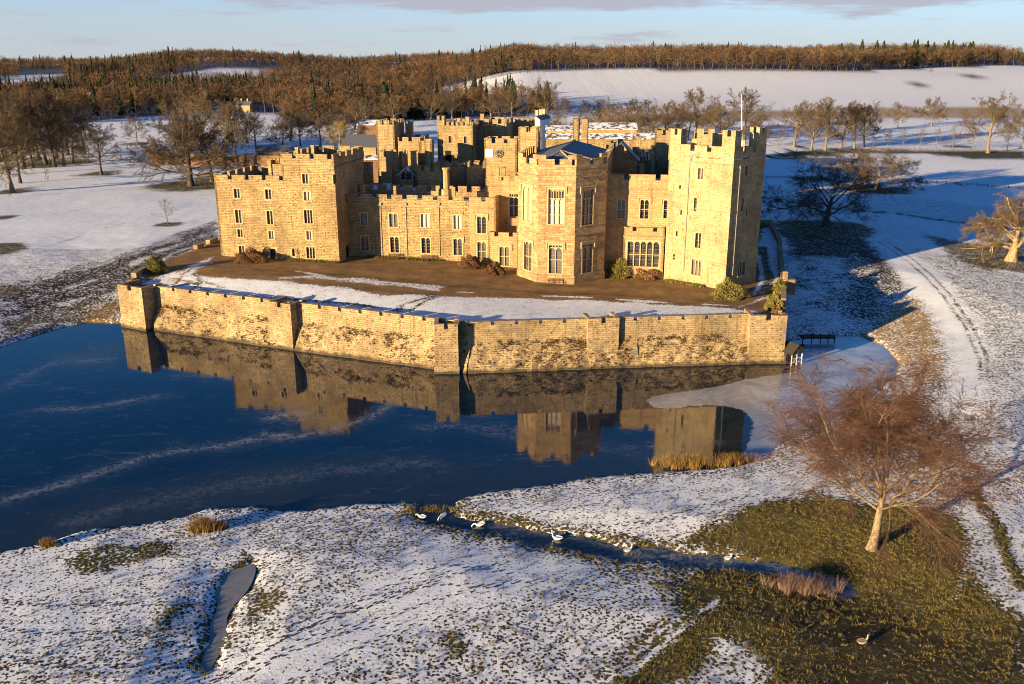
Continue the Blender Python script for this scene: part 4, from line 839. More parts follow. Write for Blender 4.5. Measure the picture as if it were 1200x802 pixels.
nb = rot(FA + 90); bRb = bRt + 9 * nb; bLb = bL + 13 * nb
for a_, b_ in ((bRt, bRb), (bRb, bLb), (bLb, bL)):
    dv = b_ - a_; L = float(np.hypot(*dv)); ff = Face(a_, math.degrees(math.atan2(dv[1], dv[0]))); mb.fbox(ff, 0, L, 3.5, zBT - 1.6, -.4, 0); parapet(mb, ff, 0, L, zBT - 1.6, zBT, .9, 2.6, 1.7, 1.0)
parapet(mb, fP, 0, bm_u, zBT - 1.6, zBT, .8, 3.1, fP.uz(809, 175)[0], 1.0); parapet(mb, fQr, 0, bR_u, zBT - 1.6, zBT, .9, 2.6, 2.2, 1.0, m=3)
for f_, L in ((fP, bm_u), (fQr, bR_u)): course(mb, f_, -.05, L + .05, zBT - 2.9, .22, .12); course(mb, f_, 0 if f_ is fQr else L * .45, L + .05, zBT - 10.6, .16, .1); course(mb, f_, 0, L + .05, 10.1, .16, .1)
PTS = [bL, bM, bRt, bRb, bLb]; mb.prism([tuple(p_) for p_ in PTS], zBT - 2.0, zBT - 1.8, 2)
def tur(mb, c, w, z0, z1, ang, merl=.9, m=0):
    f = Face(c, ang); h = w / 2
    mb.fbox(f, -h, h, z0, z1 - merl, -h, h, m)
    for su in (-1, 1):
        for so in (-1, 1):
            a, b = sorted((su * h, su * (h - w * .36))); c_, d_ = sorted((so * h, so * (h - w * .36)))
            mb.fbox(f, a, b, z1 - merl, z1, c_, d_, m); mb.fbox(f, a - .04, b + .04, z1, z1 + .1, c_ - .04, d_ + .04, 1)
inset = lambda p_, a_, k: p_ + rot(a_) * k
tur(mb, np.array(fP.P(.95, 0, -.95)[:2]), 2.0, zBT - 2, atY(797, 151.5, 155)[2], -40)
tur(mb, np.array(fP.P(bm_u - 1.15, 0, -1.12)[:2]), 2.3, zBT - 2, atY(848, 154, 147.5)[2], -40)
tur(mb, np.array(fQr.P(bR_u - .95, 0, -1.1)[:2]), 2.0, zBT - 2, atY(878, 150, 152)[2], 38.5)
pc = atY(826, 172, 164)[:2]; tur(mb, pc, 2.9, zBT - 2, atY(826, 151, 164)[2], FA)
pc2 = atY(846, 175, 163)[:2]; f9 = Face(pc2, FA); mb.fbox(f9, -2.4, 1.2, zBT - 2, zBT + 1.2, -1, .2, 0)
BT = part(mb, 'tall_tower', [M['pale'], M['coping'], M['snowlead'], M['keep']], castle, 'tallest tower, five-sided and pale, with corner turrets and a flagpole')
for r, l, a in BF: window(fP, r, BT, l, bool(a), 0, False, False, .1 if l == 1 else .18, sill=l > 1)
for r, l, a in BS: window(fQr, r, BT, l, bool(a), 0, False, False, .1, sill=l > 1)
pipe(fP, (806.5, 803.5), 188, 318, BT); pipe(fQr, (863.7, 861.5), 197, 322, BT)
fp_ = atY(869.5, 182, 158); mb = MB(); top = atY(869, 113, 158); mb.cyl((fp_[0], fp_[1], zBT - 2), (top[0], top[1], top[2]), .13, .07, 8, 0); mb.cyl(tuple(top), (top[0], top[1], top[2] + .25), .16, .1, 8, 1)
part(mb, 'flagpole', [M['white'], M['gilt']], BT)

# --- the east range running back behind the tall tower
mb = MB(); ea, eb = np.array([41.0, 166.0]), np.array([47.5, 208.0]); dv = eb - ea; L = float(np.hypot(*dv)); fX = Face(ea, math.degrees(math.atan2(dv[1], dv[0])))
wall(mb, fX, 0, L, 3.5, 22.5, [(u_, 12, u_ + 1.4, 14.4) for u_ in np.arange(4, L - 4, 6)]); parapet(mb, fX, 0, L, 22.5, 24, .9, 2.8, 1.9, .9)
fX2 = Face(fX.P(L, 0, -9)[:2], fX.ang + 180); mb.fbox(fX2, 0, L, 3.5, 22.5, -.4, 0); parapet(mb, fX2, 0, L, 22.5, 24, .9, 2.8, 1.9, .9)
for u_, a_ in ((L, 90),): ff = Face(fX.P(u_, 0)[:2], fX.ang + a_); mb.fbox(ff, 0, 9, 3.5, 23.9, -.4, 0)
mb.hexa([fX.P(.3, 22, -.3), fX.P(L - .3, 22, -.3), fX.P(L - .3, 22, -8.7), fX.P(.3, 22, -8.7)], [fX.P(.3, 22.2, -.3), fX.P(L - .3, 22.2, -.3), fX.P(L - .3, 22.2, -8.7), fX.P(.3, 22.2, -8.7)], 2)
XR = part(mb, 'east_range', [M['keep'], M['coping'], M['snowlead']], castle, 'range running back in shade behind the tall tower')
for u_ in np.arange(4, L - 4, 6): window(fX, (u_, 12, u_ + 1.4, 14.4), XR, 2, True)
mb = MB(); tur(mb, np.array([47.5, 213.0]), 10.0, 3.5, 27.5, FA, 1.2); part(mb, 'back_tower', [M['keep'], M['coping']], castle, 'square tower hidden behind the tall flagpole tower')

# --- towers and walls standing further back round the inner court
A_, fA_, zA = boxtower('tower', 440.5, 461.5, 141.5, 203, 6, 'keep', (.75, 2.0, 1.0, .9), 8, 'square back tower with a tall narrow end, left behind the long range')
boxtower('tower_wing', 461.5, 492, 161, 203, 6, 'keep', (.8, 2.2, 1.1, .9), 8, 'lower battlemented wing of the back tower')
p = atY(479.5, 142, 208); chimney(A_, p[0], p[1], 15, p[2], 1.5, 'chimney', 0, 'keep')
boxtower('slim_turret', 497.5, 506, 163.5, 190, 6, 'keep', (.1, 3, 1.4, .1), 1.6, 'slim turret between the back tower and the keep', ph=.4)
boxtower('slim_turret', 492.5, 498, 165.5, 196, 6, 'keep', (.1, 3, 1.4, .1), 4, 'narrow box standing for the shaded right side of the back tower', ph=.4)  # separate box built for the tower's dark right side
K, fK, zK = boxtower('keep', 512.3, 553, 143.5, 206, 6, 'keep', (.5, 1.06, .56, .75), 12, 'big inner keep with a row of small close-set battlements', ph=1.0, extra=[(525.6, 159.5, 529.3, 167.5), (543.6, 160, 547.2, 168)], coursepx=[171])
p = fK.P(0, 0, 0); mb = MB(); fd = fK.rect(521.8, 177, 528.5, 193); mb.fbox(fK, fd[0], fd[2], fd[1], fd[3], 0.004, .06, 0); part(mb, 'door', [M['void']], K)  # no opening here, a near-black slab paints the doorway's shade
mb = MB(); f = Face(fK.p, FA); tur(mb, np.array(f.P(.8, 0, -.8)[:2]), 1.7, zK - 2, zK + 1.3, FA)
part(mb, 'corner_turret', [M['keep'], M['coping']], K)
K2, fK2, zK2 = boxtower('keep_wing', 566.5, 593, 140, 212, 6, 'keep', (.8, 2.1, 1.3, 1.0), 9, 'far wing of the keep with broken battlements and a chimney', ph=1.4)
boxtower('keep_link', 552, 568, 147.5, 209, 6, 'keep', (.5, 1.06, .56, .75), 6, 'shadowed link between the keep and its far wing', ph=1.0)
for px, pt, Y in ((565.2, 133.5, 214), (582.5, 137, 214), (548, 137, 214), (538, 138.5, 214)):
    p = atY(px, pt, Y); chimney(K2, p[0], p[1], 20, p[2], .8, 'chimney', 0, 'keep')
boxtower('curtain_range', 593, 622, 140.5, 222, 6, 'keep', (.6, 1.4, .8, .8), 6, 'dark battlemented range running behind the keep', ph=1.0)
CT, fC, zC = boxtower('clock_tower', 567.3, 605, 162.5, 184, 8, 'keep', (.8, 2.55, 1.5, .95), 6, 'gatehouse block with a clock face and a white panel on its lit wall', ph=1.5)
mb = MB(); a, b = fC.uz(585.2, 180.3); 
for k in range(24):
    t0, t1 = 2 * math.pi * k / 24, 2 * math.pi * (k + 1) / 24
    mb.poly([fC.P(a, b, .12), fC.P(a + .85 * math.cos(t0), b + .85 * math.sin(t0), .12), fC.P(a + .85 * math.cos(t1), b + .85 * math.sin(t1), .12)], 0)
    mb.poly([fC.P(a + .85 * math.cos(t0), b + .85 * math.sin(t0), .12), fC.P(a + .85 * math.cos(t0), b + .85 * math.sin(t0), 0.0), fC.P(a + .85 * math.cos(t1), b + .85 * math.sin(t1), 0.0), fC.P(a + .85 * math.cos(t1), b + .85 * math.sin(t1), .12)], 0)
for k in range(12):
    t = 2 * math.pi * k / 12; c_, s_ = math.cos(t), math.sin(t); pr = lambda r, w, o=.14: fC.P(a + r * c_ - w * s_, b + r * s_ + w * c_, o)
    mb.poly([pr(.58, -.06), pr(.78, -.06), pr(.78, .06), pr(.58, .06)], 1)
for t, L, w in ((math.radians(-25), .42, .06), (math.radians(200), .6, .045)):
    c_, s_ = math.cos(t), math.sin(t); pr = lambda r, w: fC.P(a + r * c_ - w * s_, b + r * s_ + w * c_, .15); mb.poly([pr(-.08, -w), pr(L, -w), pr(L, w), pr(-.08, w)], 1)
part(mb, 'clock_face', [M['clockblue'], M['dressed']], CT)
mb = MB(); r = fC.rect(568.6, 175, 577.8, 184.3); mb.fbox(fC, r[0], r[2], r[1], r[3], .01, .1, 0); part(mb, 'white_panel', [M['white']], CT)  # white panel stands for a dial face reflecting the sun
# inner court: roofs, chapel gable, court walls in the shade of the front range
boxtower('court_wall', 545, 568, 190.5, 187, 6, 'keep', (.8, 1.9, 1.0, .8), 4, 'dark battlemented court wall below the keep')
boxtower('court_wall', 508, 546, 191, 190, 6, 'keep', (.9, 2.4, 1.4, .9), 4, 'shadowed stepped court wall in front of the keep')
boxtower('court_wall', 442, 470, 178, 192, 6, 'keep', (1.0, 2.3, 1.4, 1.1), 5, 'dark inner gable wall before the back tower')
boxtower('court_wall', 486, 520, 196.5, 184, 6, 'keep', (.8, 2.0, 1.2, .8), 4, 'low dark wall with notches behind the long range')
def gable(name, px0, px1, pe, prg, Y, zb, dep, mat, roofmat, label=None, win=None, ang=FA, parent=None):
    p0 = atY(px0, pe, Y); f = Face(p0[:2], ang); w = (px1 - px0) * Y / FPX * 1.01; ze = p0[2]; zr = atY((px0 + px1) / 2, prg, Y)[2]; mb = MB()
    mb.poly([f.P(0, zb), f.P(w, zb), f.P(w, ze), f.P(w / 2, zr), f.P(0, ze)], 0); mb.poly([f.P(w, zb, -dep), f.P(0, zb, -dep), f.P(0, ze, -dep), f.P(w / 2, zr, -dep), f.P(w, ze, -dep)], 0)
    mb.poly([f.P(w, zb), f.P(w, zb, -dep), f.P(w, ze, -dep), f.P(w, ze)], 0); mb.poly([f.P(0, zb, -dep), f.P(0, zb), f.P(0, ze), f.P(0, ze, -dep)], 0)
    e = .3
    for s_ in (0, 1):
        ua, za = (-e, ze - e * (zr - ze) / (w / 2)) if s_ == 0 else (w + e, ze - e * (zr - ze) / (w / 2))
        lo4 = [f.P(ua, za + .02, e), f.P(w / 2, zr + .02, e), f.P(w / 2, zr + .02, -dep - e), f.P(ua, za + .02, -dep - e)]; hi4 = [(x, y, z + .2) for x, y, z in lo4]
        if s_ == 1: lo4, hi4 = lo4[::-1], hi4[::-1]
        mb.hexa(lo4, hi4, 1)
    o = part(mb, name, [M[mat], M[roofmat]], parent or castle, label)
    if win: r = f.rect(*win); window(f, r, o, 2, True, 0, False, False, .15, depth=-.03, sill=False)
    return o
gable('chapel', 467, 485, 206, 197, 186, 6, 8, 'keep', 'snowslate', 'small gabled chapel with a pointed window in the shaded court', (470, 201, 482, 210))
def flatroof(px, Y0, Y1, x0p, x1p, z, mat, label):
    mb = MB(); a = atY(x0p, 200, Y0)[0]; b = atY(x1p, 200, Y0)[0]; mb.box(a, b, Y0, Y1, 6, z, 0)
    n = 6
    mb.hexa([(a - .2, Y0 - .2, z), (b + .2, Y0 - .2, z), (b + .2, Y1, z), (a - .2, Y1, z)], [(a - .2, Y0 - .2, z + .15), (b + .2, Y0 - .2, z + .15), (b + .2, Y1, z + 1.2), (a - .2, Y1, z + 1.2)], 1)
    return part(mb, 'court_roof', [M['keep'], M[mat]], castle, label)
flatroof(0, 178, 185, 428, 452, 18.0, 'snowlead', 'low lead roof streaked with snow nearest the square tower')
flatroof(0, 177, 184, 455, 482, 17.2, 'snowlead', 'low lead roof streaked with snow in front of the chapel')
flatroof(0, 178, 186, 486, 545, 17.0, 'lead', 'dark lead roof behind the octagonal chimney'); flatroof(0, 178, 186, 548, 580, 17.5, 'lead', 'dark lead roof below the clock')
for px, pt, Y, w in ((484.5, 176, 188, 1.0), (502, 199, 186, .9), (456, 176, 190, 1.2), (590, 196, 176, .7), (431, 190, 186, 1.6)):
    p = atY(px, pt, Y); chimney(castle, p[0], p[1], 10, p[2], w, 'chimney', 0, 'keep')
# east side of the court
boxtower('court_wall', 727, 747, 177, 184, 6, 'keep', (.8, 2.3, 1.4, .9), 9, 'dark gabled court wall behind the great range')
gable('court_gable', 708, 746, 188, 168.5, 178, 6, 6, 'keep', 'lead', 'shadowed gable with bare stone steps behind the octagonal tower')
boxtower('back_tower', 767.5, 791, 153, 196, 6, 'keep', (.8, 2.2, 1.5, 1.0), 7, 'back tower whose lit top shows beside the tall tower')
boxtower('court_wall', 747, 770, 187, 188, 6, 'keep', (.9, 2.5, 1.5, .8), 6, 'low dark court wall with a pale doorway')
flatroof(0, 166, 182, 708, 795, 17.6, 'lead', 'dark lead roof behind the great range')
for px, pt, Y, w in ((713, 166, 182, .8), (719, 165, 184, .9), (727, 163, 186, .9), (748, 160, 196, .9), (735, 165, 200, 1.0), (765, 180, 178, .6), (752, 192, 176, .9)):
    p = atY(px, pt, Y); chimney(castle, p[0], p[1], 10, p[2], w, 'chimney', 0, 'keep')

# ------------------------------------------------------------------ moat wall with its square turrets
mw = thing('moat_wall', 'long pale stone retaining wall with sloping foot and square turrets rising from the lake', 'wall', (0, 121, 0))
MINV = Matrix.Translation((0, -121, 0))
def mpart(mb, name, mats, label=None):
    o = mb.build(name, mats, None); o.parent = mw; o.matrix_parent_inverse = MINV
    if label: o['label'] = label
    return o
MMAT = [M['moat'], M['coping'], M['moss']]
rnd = random.Random(4)
vnp = MB()
for i in range(4):
    a, b = WALLV[i], WALLV[i + 1]; dv = b - a; L = float(np.hypot(*dv)); f = Face(a, math.degrees(math.atan2(dv[1], dv[0]))); mb = MB()
    # sloping foot as a grid with a little unevenness
    zs = [-1.6, 0.0, 0.9, 1.8, 2.7, 3.6]; offs = [2.2, 1.75, 1.35, .95, .5, .12]; n = int(L / .9); u = np.linspace(-.3, L + .3, n + 1)
    g = [[f.P(uu, z, o + (rnd.uniform(-.16, .16) if 0 < k < 5 else 0)) for uu in u] for k, (z, o) in enumerate(zip(zs, offs))]
    for k in range(5):
        for j in range(n): mb.poly([g[k][j], g[k][j + 1], g[k + 1][j + 1], g[k + 1][j]], 0)
    mb.fbox(f, -.3, L + .3, 3.4, WTOP - .55, -.8, 0.0, 0)
    pitch = 3.25; k = int(L / pitch); pitch = L / k
    for j in range(k):
        zt = WTOP + rnd.uniform(-.05, .03)
        mb.fbox(f, j * pitch + .28, (j + 1) * pitch - .28, WTOP - .56, zt - .08, -.55, -.02, 0); mb.fbox(f, j * pitch + .24, (j + 1) * pitch - .24, zt - .08, zt, -.6, .04, 1)
    mpart(mb, 'wall_panel', MMAT)
    for _ in range(int(L * 16)):
        z = 0.3 + 3.9 * rnd.random() ** .8; uu = rnd.uniform(.5, L - .5)
        if fnoise(np.array([uu]), np.array([z * 2.0 + 60 * i]), 3.0, 77)[0] < .44: continue
        o = np.interp(z, zs, offs) if z < 3.6 else .05
        vnp.v.append(None); vnp.v.pop()
        for _k in range(9):
            c0 = np.array(f.P(uu + rnd.gauss(0, .22), z + rnd.gauss(0, .16), o + .02)); dr = np.array([rnd.gauss(0, 1), rnd.gauss(-.35, .6), rnd.gauss(.15, .7)]); dr /= np.linalg.norm(dr) + 1e-6; dr[1] = -abs(dr[1]); s_ = np.array([rnd.gauss(0, 1), rnd.gauss(0, .5), rnd.gauss(0, 1)]) * .05
            e = c0 + dr * rnd.uniform(.15, .5); vnp.poly([tuple(c0 - s_), tuple(e), tuple(c0 + s_)], 0)
vp = vnp.build('wall_plants', [M['moss']], None, False); tag(vp, 'dry brown plants rooted all over the sloping foot of the moat wall', 'wall plants', kind='stuff')
for i, (a, b, dp) in enumerate(TURV):
    dv = b - a; L = float(np.hypot(*dv)); f = Face(a, math.degrees(math.atan2(dv[1], dv[0]))); mb = MB()
    mb.fbox(f, 0, L, -1.6, WTOP - .6, -dp, 0, 0); mb.fbox(f, -.12, L + .12, -1.6, 1.1, -dp, .14, 0)
    for (u0, u1, o0, o1) in [(0, L * .42, -.55, 0), (L * .58, L, -.55, 0), (0, .55, -dp, -.55), (L - .55, L, -dp * .45, -.55), (L - .55, L, -dp, -dp * .7)]:
        mb.fbox(f, u0, u1, WTOP - .6, WTOP + .05, o0 + .004, o1, 0); mb.fbox(f, u0 - .04, u1 + .04, WTOP + .05, WTOP + .13, o0 - .03, o1 + .04, 1)
    mb.fbox(f, -.02, L + .02, 3.4, 3.55, -.1, .06, 1)
    mpart(mb, 'turret', MMAT)
# parapets running back on either side
mb = MB()
W = EASTV
for i in range(len(W) - 1):
    a, b = W[i], W[i + 1]; dv = b - a; L = float(np.hypot(*dv)); f = Face(a, math.degrees(math.atan2(dv[1], dv[0]))); mb.fbox(f, 0, L + .2, 0, 6.75, -.7, 0, 0); mb.fbox(f, 0, L + .2, 6.75, 6.85, -.75, .05, 1)
a = TURV[4][1]; b = W[0]; dv = b - a; L = float(np.hypot(*dv)); f = Face(a, math.degrees(math.atan2(dv[1], dv[0]))); mb.fbox(f, 3.2, L, 0, 6.6, -.75, -.05, 0)
for a, b in zip(A2([(905, 262), (889, 262)], 6.4)[:-1], A2([(905, 262), (889, 262)], 6.4)[1:]):
    dv = a - b; L = float(np.hypot(*dv)); f = Face(b, math.degrees(math.atan2(dv[1], dv[0]))); mb.fbox(f, 0, L, 4, 7.2, -.6, 0, 0)
f = Face(A2([(920, 331)], 6.6)[0], FA); mb.fbox(f, -.3, 1.8, 4.5, 7.1, -.9, 0, 0); mb.fbox(f, -.4, .4, 7.1, 8.4, -.8, -.2, 0)
mpart(mb, 'side_parapet', [M['moat'], M['coping']], 'parapet running back along the shaded bank')
mb = MB(); Wl = A2([(152, 331), (172, 319), (200, 308), (226, 298), (240, 293), (257, 286)], 7.0)
for i in range(len(Wl) - 1):
    a, b = Wl[i], Wl[i + 1]; dv = a - b; L = float(np.hypot(*dv)); f = Face(b, math.degrees(math.atan2(dv[1], dv[0]))); mb.fbox(f, -.1, L, 3, 7.35 + .12 * i, -.35, .35, 0)
    if i in (0, 3, 4): mb.fbox(f, L * .2, L * .75, 7.35 + .12 * i, 8.1 + .12 * i, -.45, .45, 0); mb.fbox(f, L * .2 - .05, L * .75 + .05, 8.1 + .12 * i, 8.2 + .12 * i, -.5, .5, 1)
mpart(mb, 'side_parapet', [M['moat'], M['coping']], 'low broken parapet beside the meadow bank')

# ------------------------------------------------------------------ boathouse, landing stage, benches
bp = A2([(933, 428)], 0.0)[0]; bh = thing('boathouse', 'small dark boathouse with a white railed front at the foot of the last moat turret', 'boathouse', (float(bp[0]), float(bp[1]), 0), math.radians(28))
mb = MB(); mb.box(-1.3, 1.3, 1.2, 8.5, -.8, 2.4, 0); mb.build('timber_wall', [M['darkwood']], bh)
mb = MB(); mb.hexa([(-1.75, -.3, 2.3), (1.75, -.3, 2.3), (1.75, 9, 2.3), (-1.75, 9, 2.3)], [(-.05, -.3, 4.0), (.05, -.3, 4.0), (.05, 9, 4.0), (-.05, 9, 4.0)], 0); mb.build('roof', [M['darkwood']], bh)
mb = MB()
for s_ in (-1, 1): mb.hexa([(s_ * 1.75 - .07, -.42, 2.2), (s_ * 1.75 + .07, -.42, 2.2), (s_ * 1.75 + .07, -.3, 2.2), (s_ * 1.75 - .07, -.3, 2.2)], [(-.07, -.42, 3.95), (.07, -.42, 3.95), (.07, -.3, 3.95), (-.07, -.3, 3.95)], 0)
mb.build('bargeboard', [M['darkwood']], bh); bh.scale = (.85, .85, .8)
mb = MB()
for x in (-1.2, 0, 1.2): mb.box(x - .06, x + .06, -.06, .06, -.8, 2.3, 0)
for z in (.5, 1.3): mb.box(-1.2, 1.2, -.04, .04, z, z + .1, 0)
for x in (-.6, .6): mb.hexa([(x - .55, -.03, .55), (x - .47, -.03, .55), (x - .47, .03, .55), (x - .55, .03, .55)], [(x + .47, -.03, 1.3), (x + .55, -.03, 1.3), (x + .55, .03, 1.3), (x + .47, .03, 1.3)], 0)
mb.build('railing', [M['white']], bh)
jp = A2([(955, 402)], 0.0)[0]; jt = thing('landing_stage', 'dark timber landing stage on posts at the shaded edge of the ice', 'landing stage', (float(jp[0]), float(jp[1]), 0))
mb = MB(); mb.box(-2.2, 3.2, -.3, 1.6, .75, .9, 0); mb.build('deck', [M['darkwood']], jt)
for x in (-2.0, -.6, .8, 2.0, 3.0):
    mb = MB(); mb.cyl((x, -.1, -1), (x, -.1, 1.5), .1, .09, 8); mb.build('post', [M['darkwood']], jt)
mb = MB(); mb.box(-2.1, 3.1, -.14, -.06, 1.3, 1.4, 0); mb.build('rail', [M['darkwood']], jt)
def bench(px, py, f, off, label, w=1.9):
    u = f.uz(px, py)[0]; q = f.P(u, 0, off); z = hz(q[0], q[1]); b = thing('park_bench', label, 'bench', (q[0], q[1], z), math.radians(f.ang), group='benches along the castle front')
    mb = MB(); [mb.box(-w / 2, w / 2, y, y + .12, .43, .48, 0) for y in (-.45, -.31, -.17)]; mb.build('seat', [M['wood']], b)
    mb = MB(); [mb.box(-w / 2, w / 2, .02 + .03 * k, .06 + .03 * k, .58 + .16 * k, .69 + .16 * k, 0) for k in range(3)]; mb.build('backrest', [M['wood']], b)
    for x in (-w / 2 + .05, w / 2 - .13):
        mb = MB(); mb.box(x, x + .08, -.47, -.39, 0, .65, 0); mb.box(x, x + .08, -.05, .05, 0, .98, 0); mb.box(x, x + .08, -.47, 0.0, .65, .71, 0); mb.build('side_frame', [M['wood']], b)
bench(650, 328, fO[1], .95, 'wooden bench against the foot of the octagonal tower', 2.0)
bench(502, 300, fR, .9, 'pale bench under the third lower window of the long range', 2.2); bench(463, 298, fR, .9, 'low dark bench under the second lower window of the long range', 2.0)
# ------------------------------------------------------------------ trees
class Wood:
    """collects branch tubes (bark) and twigs"""
    def __init__(s): s.V = [[], []]; s.Q = [[], []]; s.n = [0, 0]
    def tube(s, pts, rad, sides, which):
        V = []; n = len(pts); d0 = (pts[1] - pts[0]).normalized(); a = d0.orthogonal().normalized(); base = s.n[which]
        for i in range(n):
            d = (pts[min(i + 1, n - 1)] - pts[max(i - 1, 0)]).normalized(); a = (a - d * a.dot(d)).normalized(); c = d.cross(a)
            for k in range(sides):
                t = 2 * math.pi * k / sides; V.append(pts[i] + (a * math.cos(t) + c * math.sin(t)) * rad[i])
        Q = s.Q[which]
        for i in range(n - 1):
            for k in range(sides):
                k2 = (k + 1) % sides; Q.append((base + i * sides + k, base + i * sides + k2, base + (i + 1) * sides + k2, base + (i + 1) * sides + k))
        s.V[which].extend(V); s.n[which] += len(V)
def rdir(R, d, ang):
    a = d.orthogonal().normalized(); a.rotate(Matrix.Rotation(R.uniform(0, 2 * math.pi), 3, d)); return (d * math.cos(ang) + a * math.sin(ang)).normalized()
def grow(W, R, p, d, L, r, lev, sp, env=None):
    n = sp['seg'][lev]; pts = [p.copy()]; rad = [r]; last = lev == len(sp['seg']) - 1; tap = sp['tap'][lev]
    for i in range(n):
        d = (d + Vector((R.gauss(0, 1), R.gauss(0, 1), R.gauss(0, 1))) * sp['wig'][lev] + Vector((0, 0, sp['trop'][lev]))).normalized()
        p = p + d * (L / n); pts.append(p.copy()); rad.append(r * (1 - (1 - tap) * (i + 1) / n))
    if lev == 0 and sp.get('flare'): rad[0] *= sp['flare']
    W.tube(pts, rad, sp['sides'][lev], 0 if lev < sp['barklev'] else 1)
    if last: return
    nk = sp['kids'][lev]; nk = max(1, int(round(nk * R.uniform(.8, 1.2)))); st = sp['start'][lev]
    for k in range(nk):
        t = st + (1 - st) * (k + R.random()) / nk; x = t * n; i = min(int(x), n - 1); f = x - i; q = pts[i].lerp(pts[i + 1], f); rr = rad[i] * (1 - f) + rad[i + 1] * f
        dd = (pts[i + 1] - pts[i]).normalized(); a = math.radians(sp['ang'][lev] * R.uniform(.7, 1.3)); c = rdir(R, dd, a)
        if lev == 0 and sp.get('spread'):      # even spread round the trunk
            az = k * 2.4 + R.uniform(-.4, .4); el = sp['spread'][0] + (sp['spread'][1] - sp['spread'][0]) * (t - st) / (1 - st + 1e-6); c = Vector((math.cos(az) * math.cos(el), math.sin(az) * math.cos(el), math.sin(el)))
        LL = L * sp['lr'][lev] * R.uniform(.75, 1.2) * (1 - sp['fall'][lev] * (t - st) / (1 - st + 1e-6))
        if lev == 0 and env: LL *= env(c)
        grow(W, R, q, c, LL, max(rr * sp['rr'][lev], sp['rmin']), lev + 1, sp)
def treemesh(name, sp, seed, env=None, mats=('bark', 'twig')):
    R = random.Random(seed); W = Wood(); grow(W, R, Vector((0, 0, -.3)), Vector((R.gauss(0, .04), R.gauss(0, .04), 1)).normalized() if 'lean' not in sp else Vector(sp['lean']).normalized(), sp['H'] * sp['trunk'], sp['r'], 0, sp, env)
    out = []
    for k, nm in enumerate(('trunk', 'crown')):
        me = bpy.data.meshes.new(nm); V = np.array([tuple(v) for v in W.V[k]], np.float32); Q = np.array(W.Q[k], np.int32)
        me.vertices.add(len(V)); me.vertices.foreach_set('co', V.ravel()); me.loops.add(Q.size); me.loops.foreach_set('vertex_index', Q.ravel()); me.polygons.add(len(Q)); me.polygons.foreach_set('loop_start', np.arange(0, Q.size, 4, dtype=np.int32)); me.update(calc_edges=True)
        me.materials.append(M[mats[k]]); out.append((nm, me))
    zmax = max(v.z for v in W.V[1]); return out, zmax
def plant(kind, name, label, cat, x, y, h, rz, group=None, sxy=1.0, mats=None):
    meshes, zm = kind; s = h / zm; o = thing(name, label, cat, (x, y, hz(x, y) - .05), rz, group); o.scale = (s * sxy, s * sxy, s)
    for nm, me in meshes:
        c = bpy.data.objects.new(nm, me); C.objects.link(c); c.parent = o
    return o
BASE = dict(seg=[5, 5, 4, 3, 2], sides=[8, 6, 4, 3, 3], wig=[.05, .12, .16, .2, .22], trop=[.04, .05, .03, .01, 0], tap=[.35, .3, .3, .4, .5], kids=[13, 8, 7, 6], start=[.28, .2, .15, .1], ang=[50, 45, 42, 40], lr=[.85, .5, .52, .55], fall=[.45, .5, .4, .4], rr=[.45, .5, .5, .6], barklev=3, rmin=.036, H=20, trunk=.72, r=.5, flare=1.5, spread=(.15, 1.25))
def spec(**k): d = dict(BASE); d.update(k); return d
PARK = [treemesh('park', spec(), 1), treemesh('park', spec(kids=[15, 8, 7, 6], trunk=.65, lr=[.95, .5, .52, .55]), 2), treemesh('tall', spec(trunk=.82, lr=[.6, .5, .5, .55], spread=(.3, 1.3), kids=[16, 8, 7, 6]), 3),
        treemesh('wide', spec(trunk=.5, lr=[1.35, .55, .5, .5], spread=(0.05, 1.2), kids=[14, 8, 7, 6], r=.6), 4, mats=('bark', 'twig')), treemesh('fine', spec(trunk=.7, kids=[14, 9, 8, 7], ang=[50, 40, 38, 36]), 5)]
DARKP = [treemesh('park', spec(kids=[14, 8, 7, 6]), 11, mats=('darkbark', 'darktwig')), treemesh('tall', spec(trunk=.82, lr=[.62, .5, .5, .55], spread=(.3, 1.3), kids=[16, 8, 7, 6]), 12, mats=('darkbark', 'darktwig'))]  # dark bark and twigs paint in the part shade on these trees
WIDE = treemesh('wide', spec(trunk=.45, lr=[1.25, .6, .5, .5], spread=(-.1, 1.2), kids=[17, 10, 9, 8], r=.6, start=[.3, .15, .15, .1]), 14, mats=('darkbark', 'darktwig'))
WILLOW = treemesh('willow', spec(trunk=.6, trop=[.04, .04, -.02, -.12, -.2], kids=[12, 7, 7, 7], lr=[.8, .5, .5, .6]), 21, mats=('bark', 'willow'))
YOUNG = [treemesh('young', spec(seg=[4, 4, 3, 2], sides=[6, 4, 3, 3], kids=[12, 7, 6], H=9, r=.14, rmin=.018, barklev=2, trunk=.8, lr=[.5, .5, .5], spread=(.4, 1.3)), 31), treemesh('young', spec(seg=[4, 4, 3, 2], sides=[6, 4, 3, 3], kids=[13, 8, 6], H=9, r=.14, rmin=.018, barklev=2, trunk=.8, lr=[.55, .5, .5], spread=(.4, 1.3)), 32)]
OAKS = spec(seg=[4, 7, 5, 4, 3], wig=[.08, .26, .3, .3, .3], trop=[.02, .0, .02, .02, 0], trunk=.42, lr=[1.75, .55, .5, .5], kids=[12, 10, 9, 8], start=[.42, .2, .15, .1], ang=[60, 55, 50, 45], fall=[.3, .45, .4, .4], r=.75, spread=(.05, 1.2), rmin=.034, flare=1.4)
rt = random.Random(9)
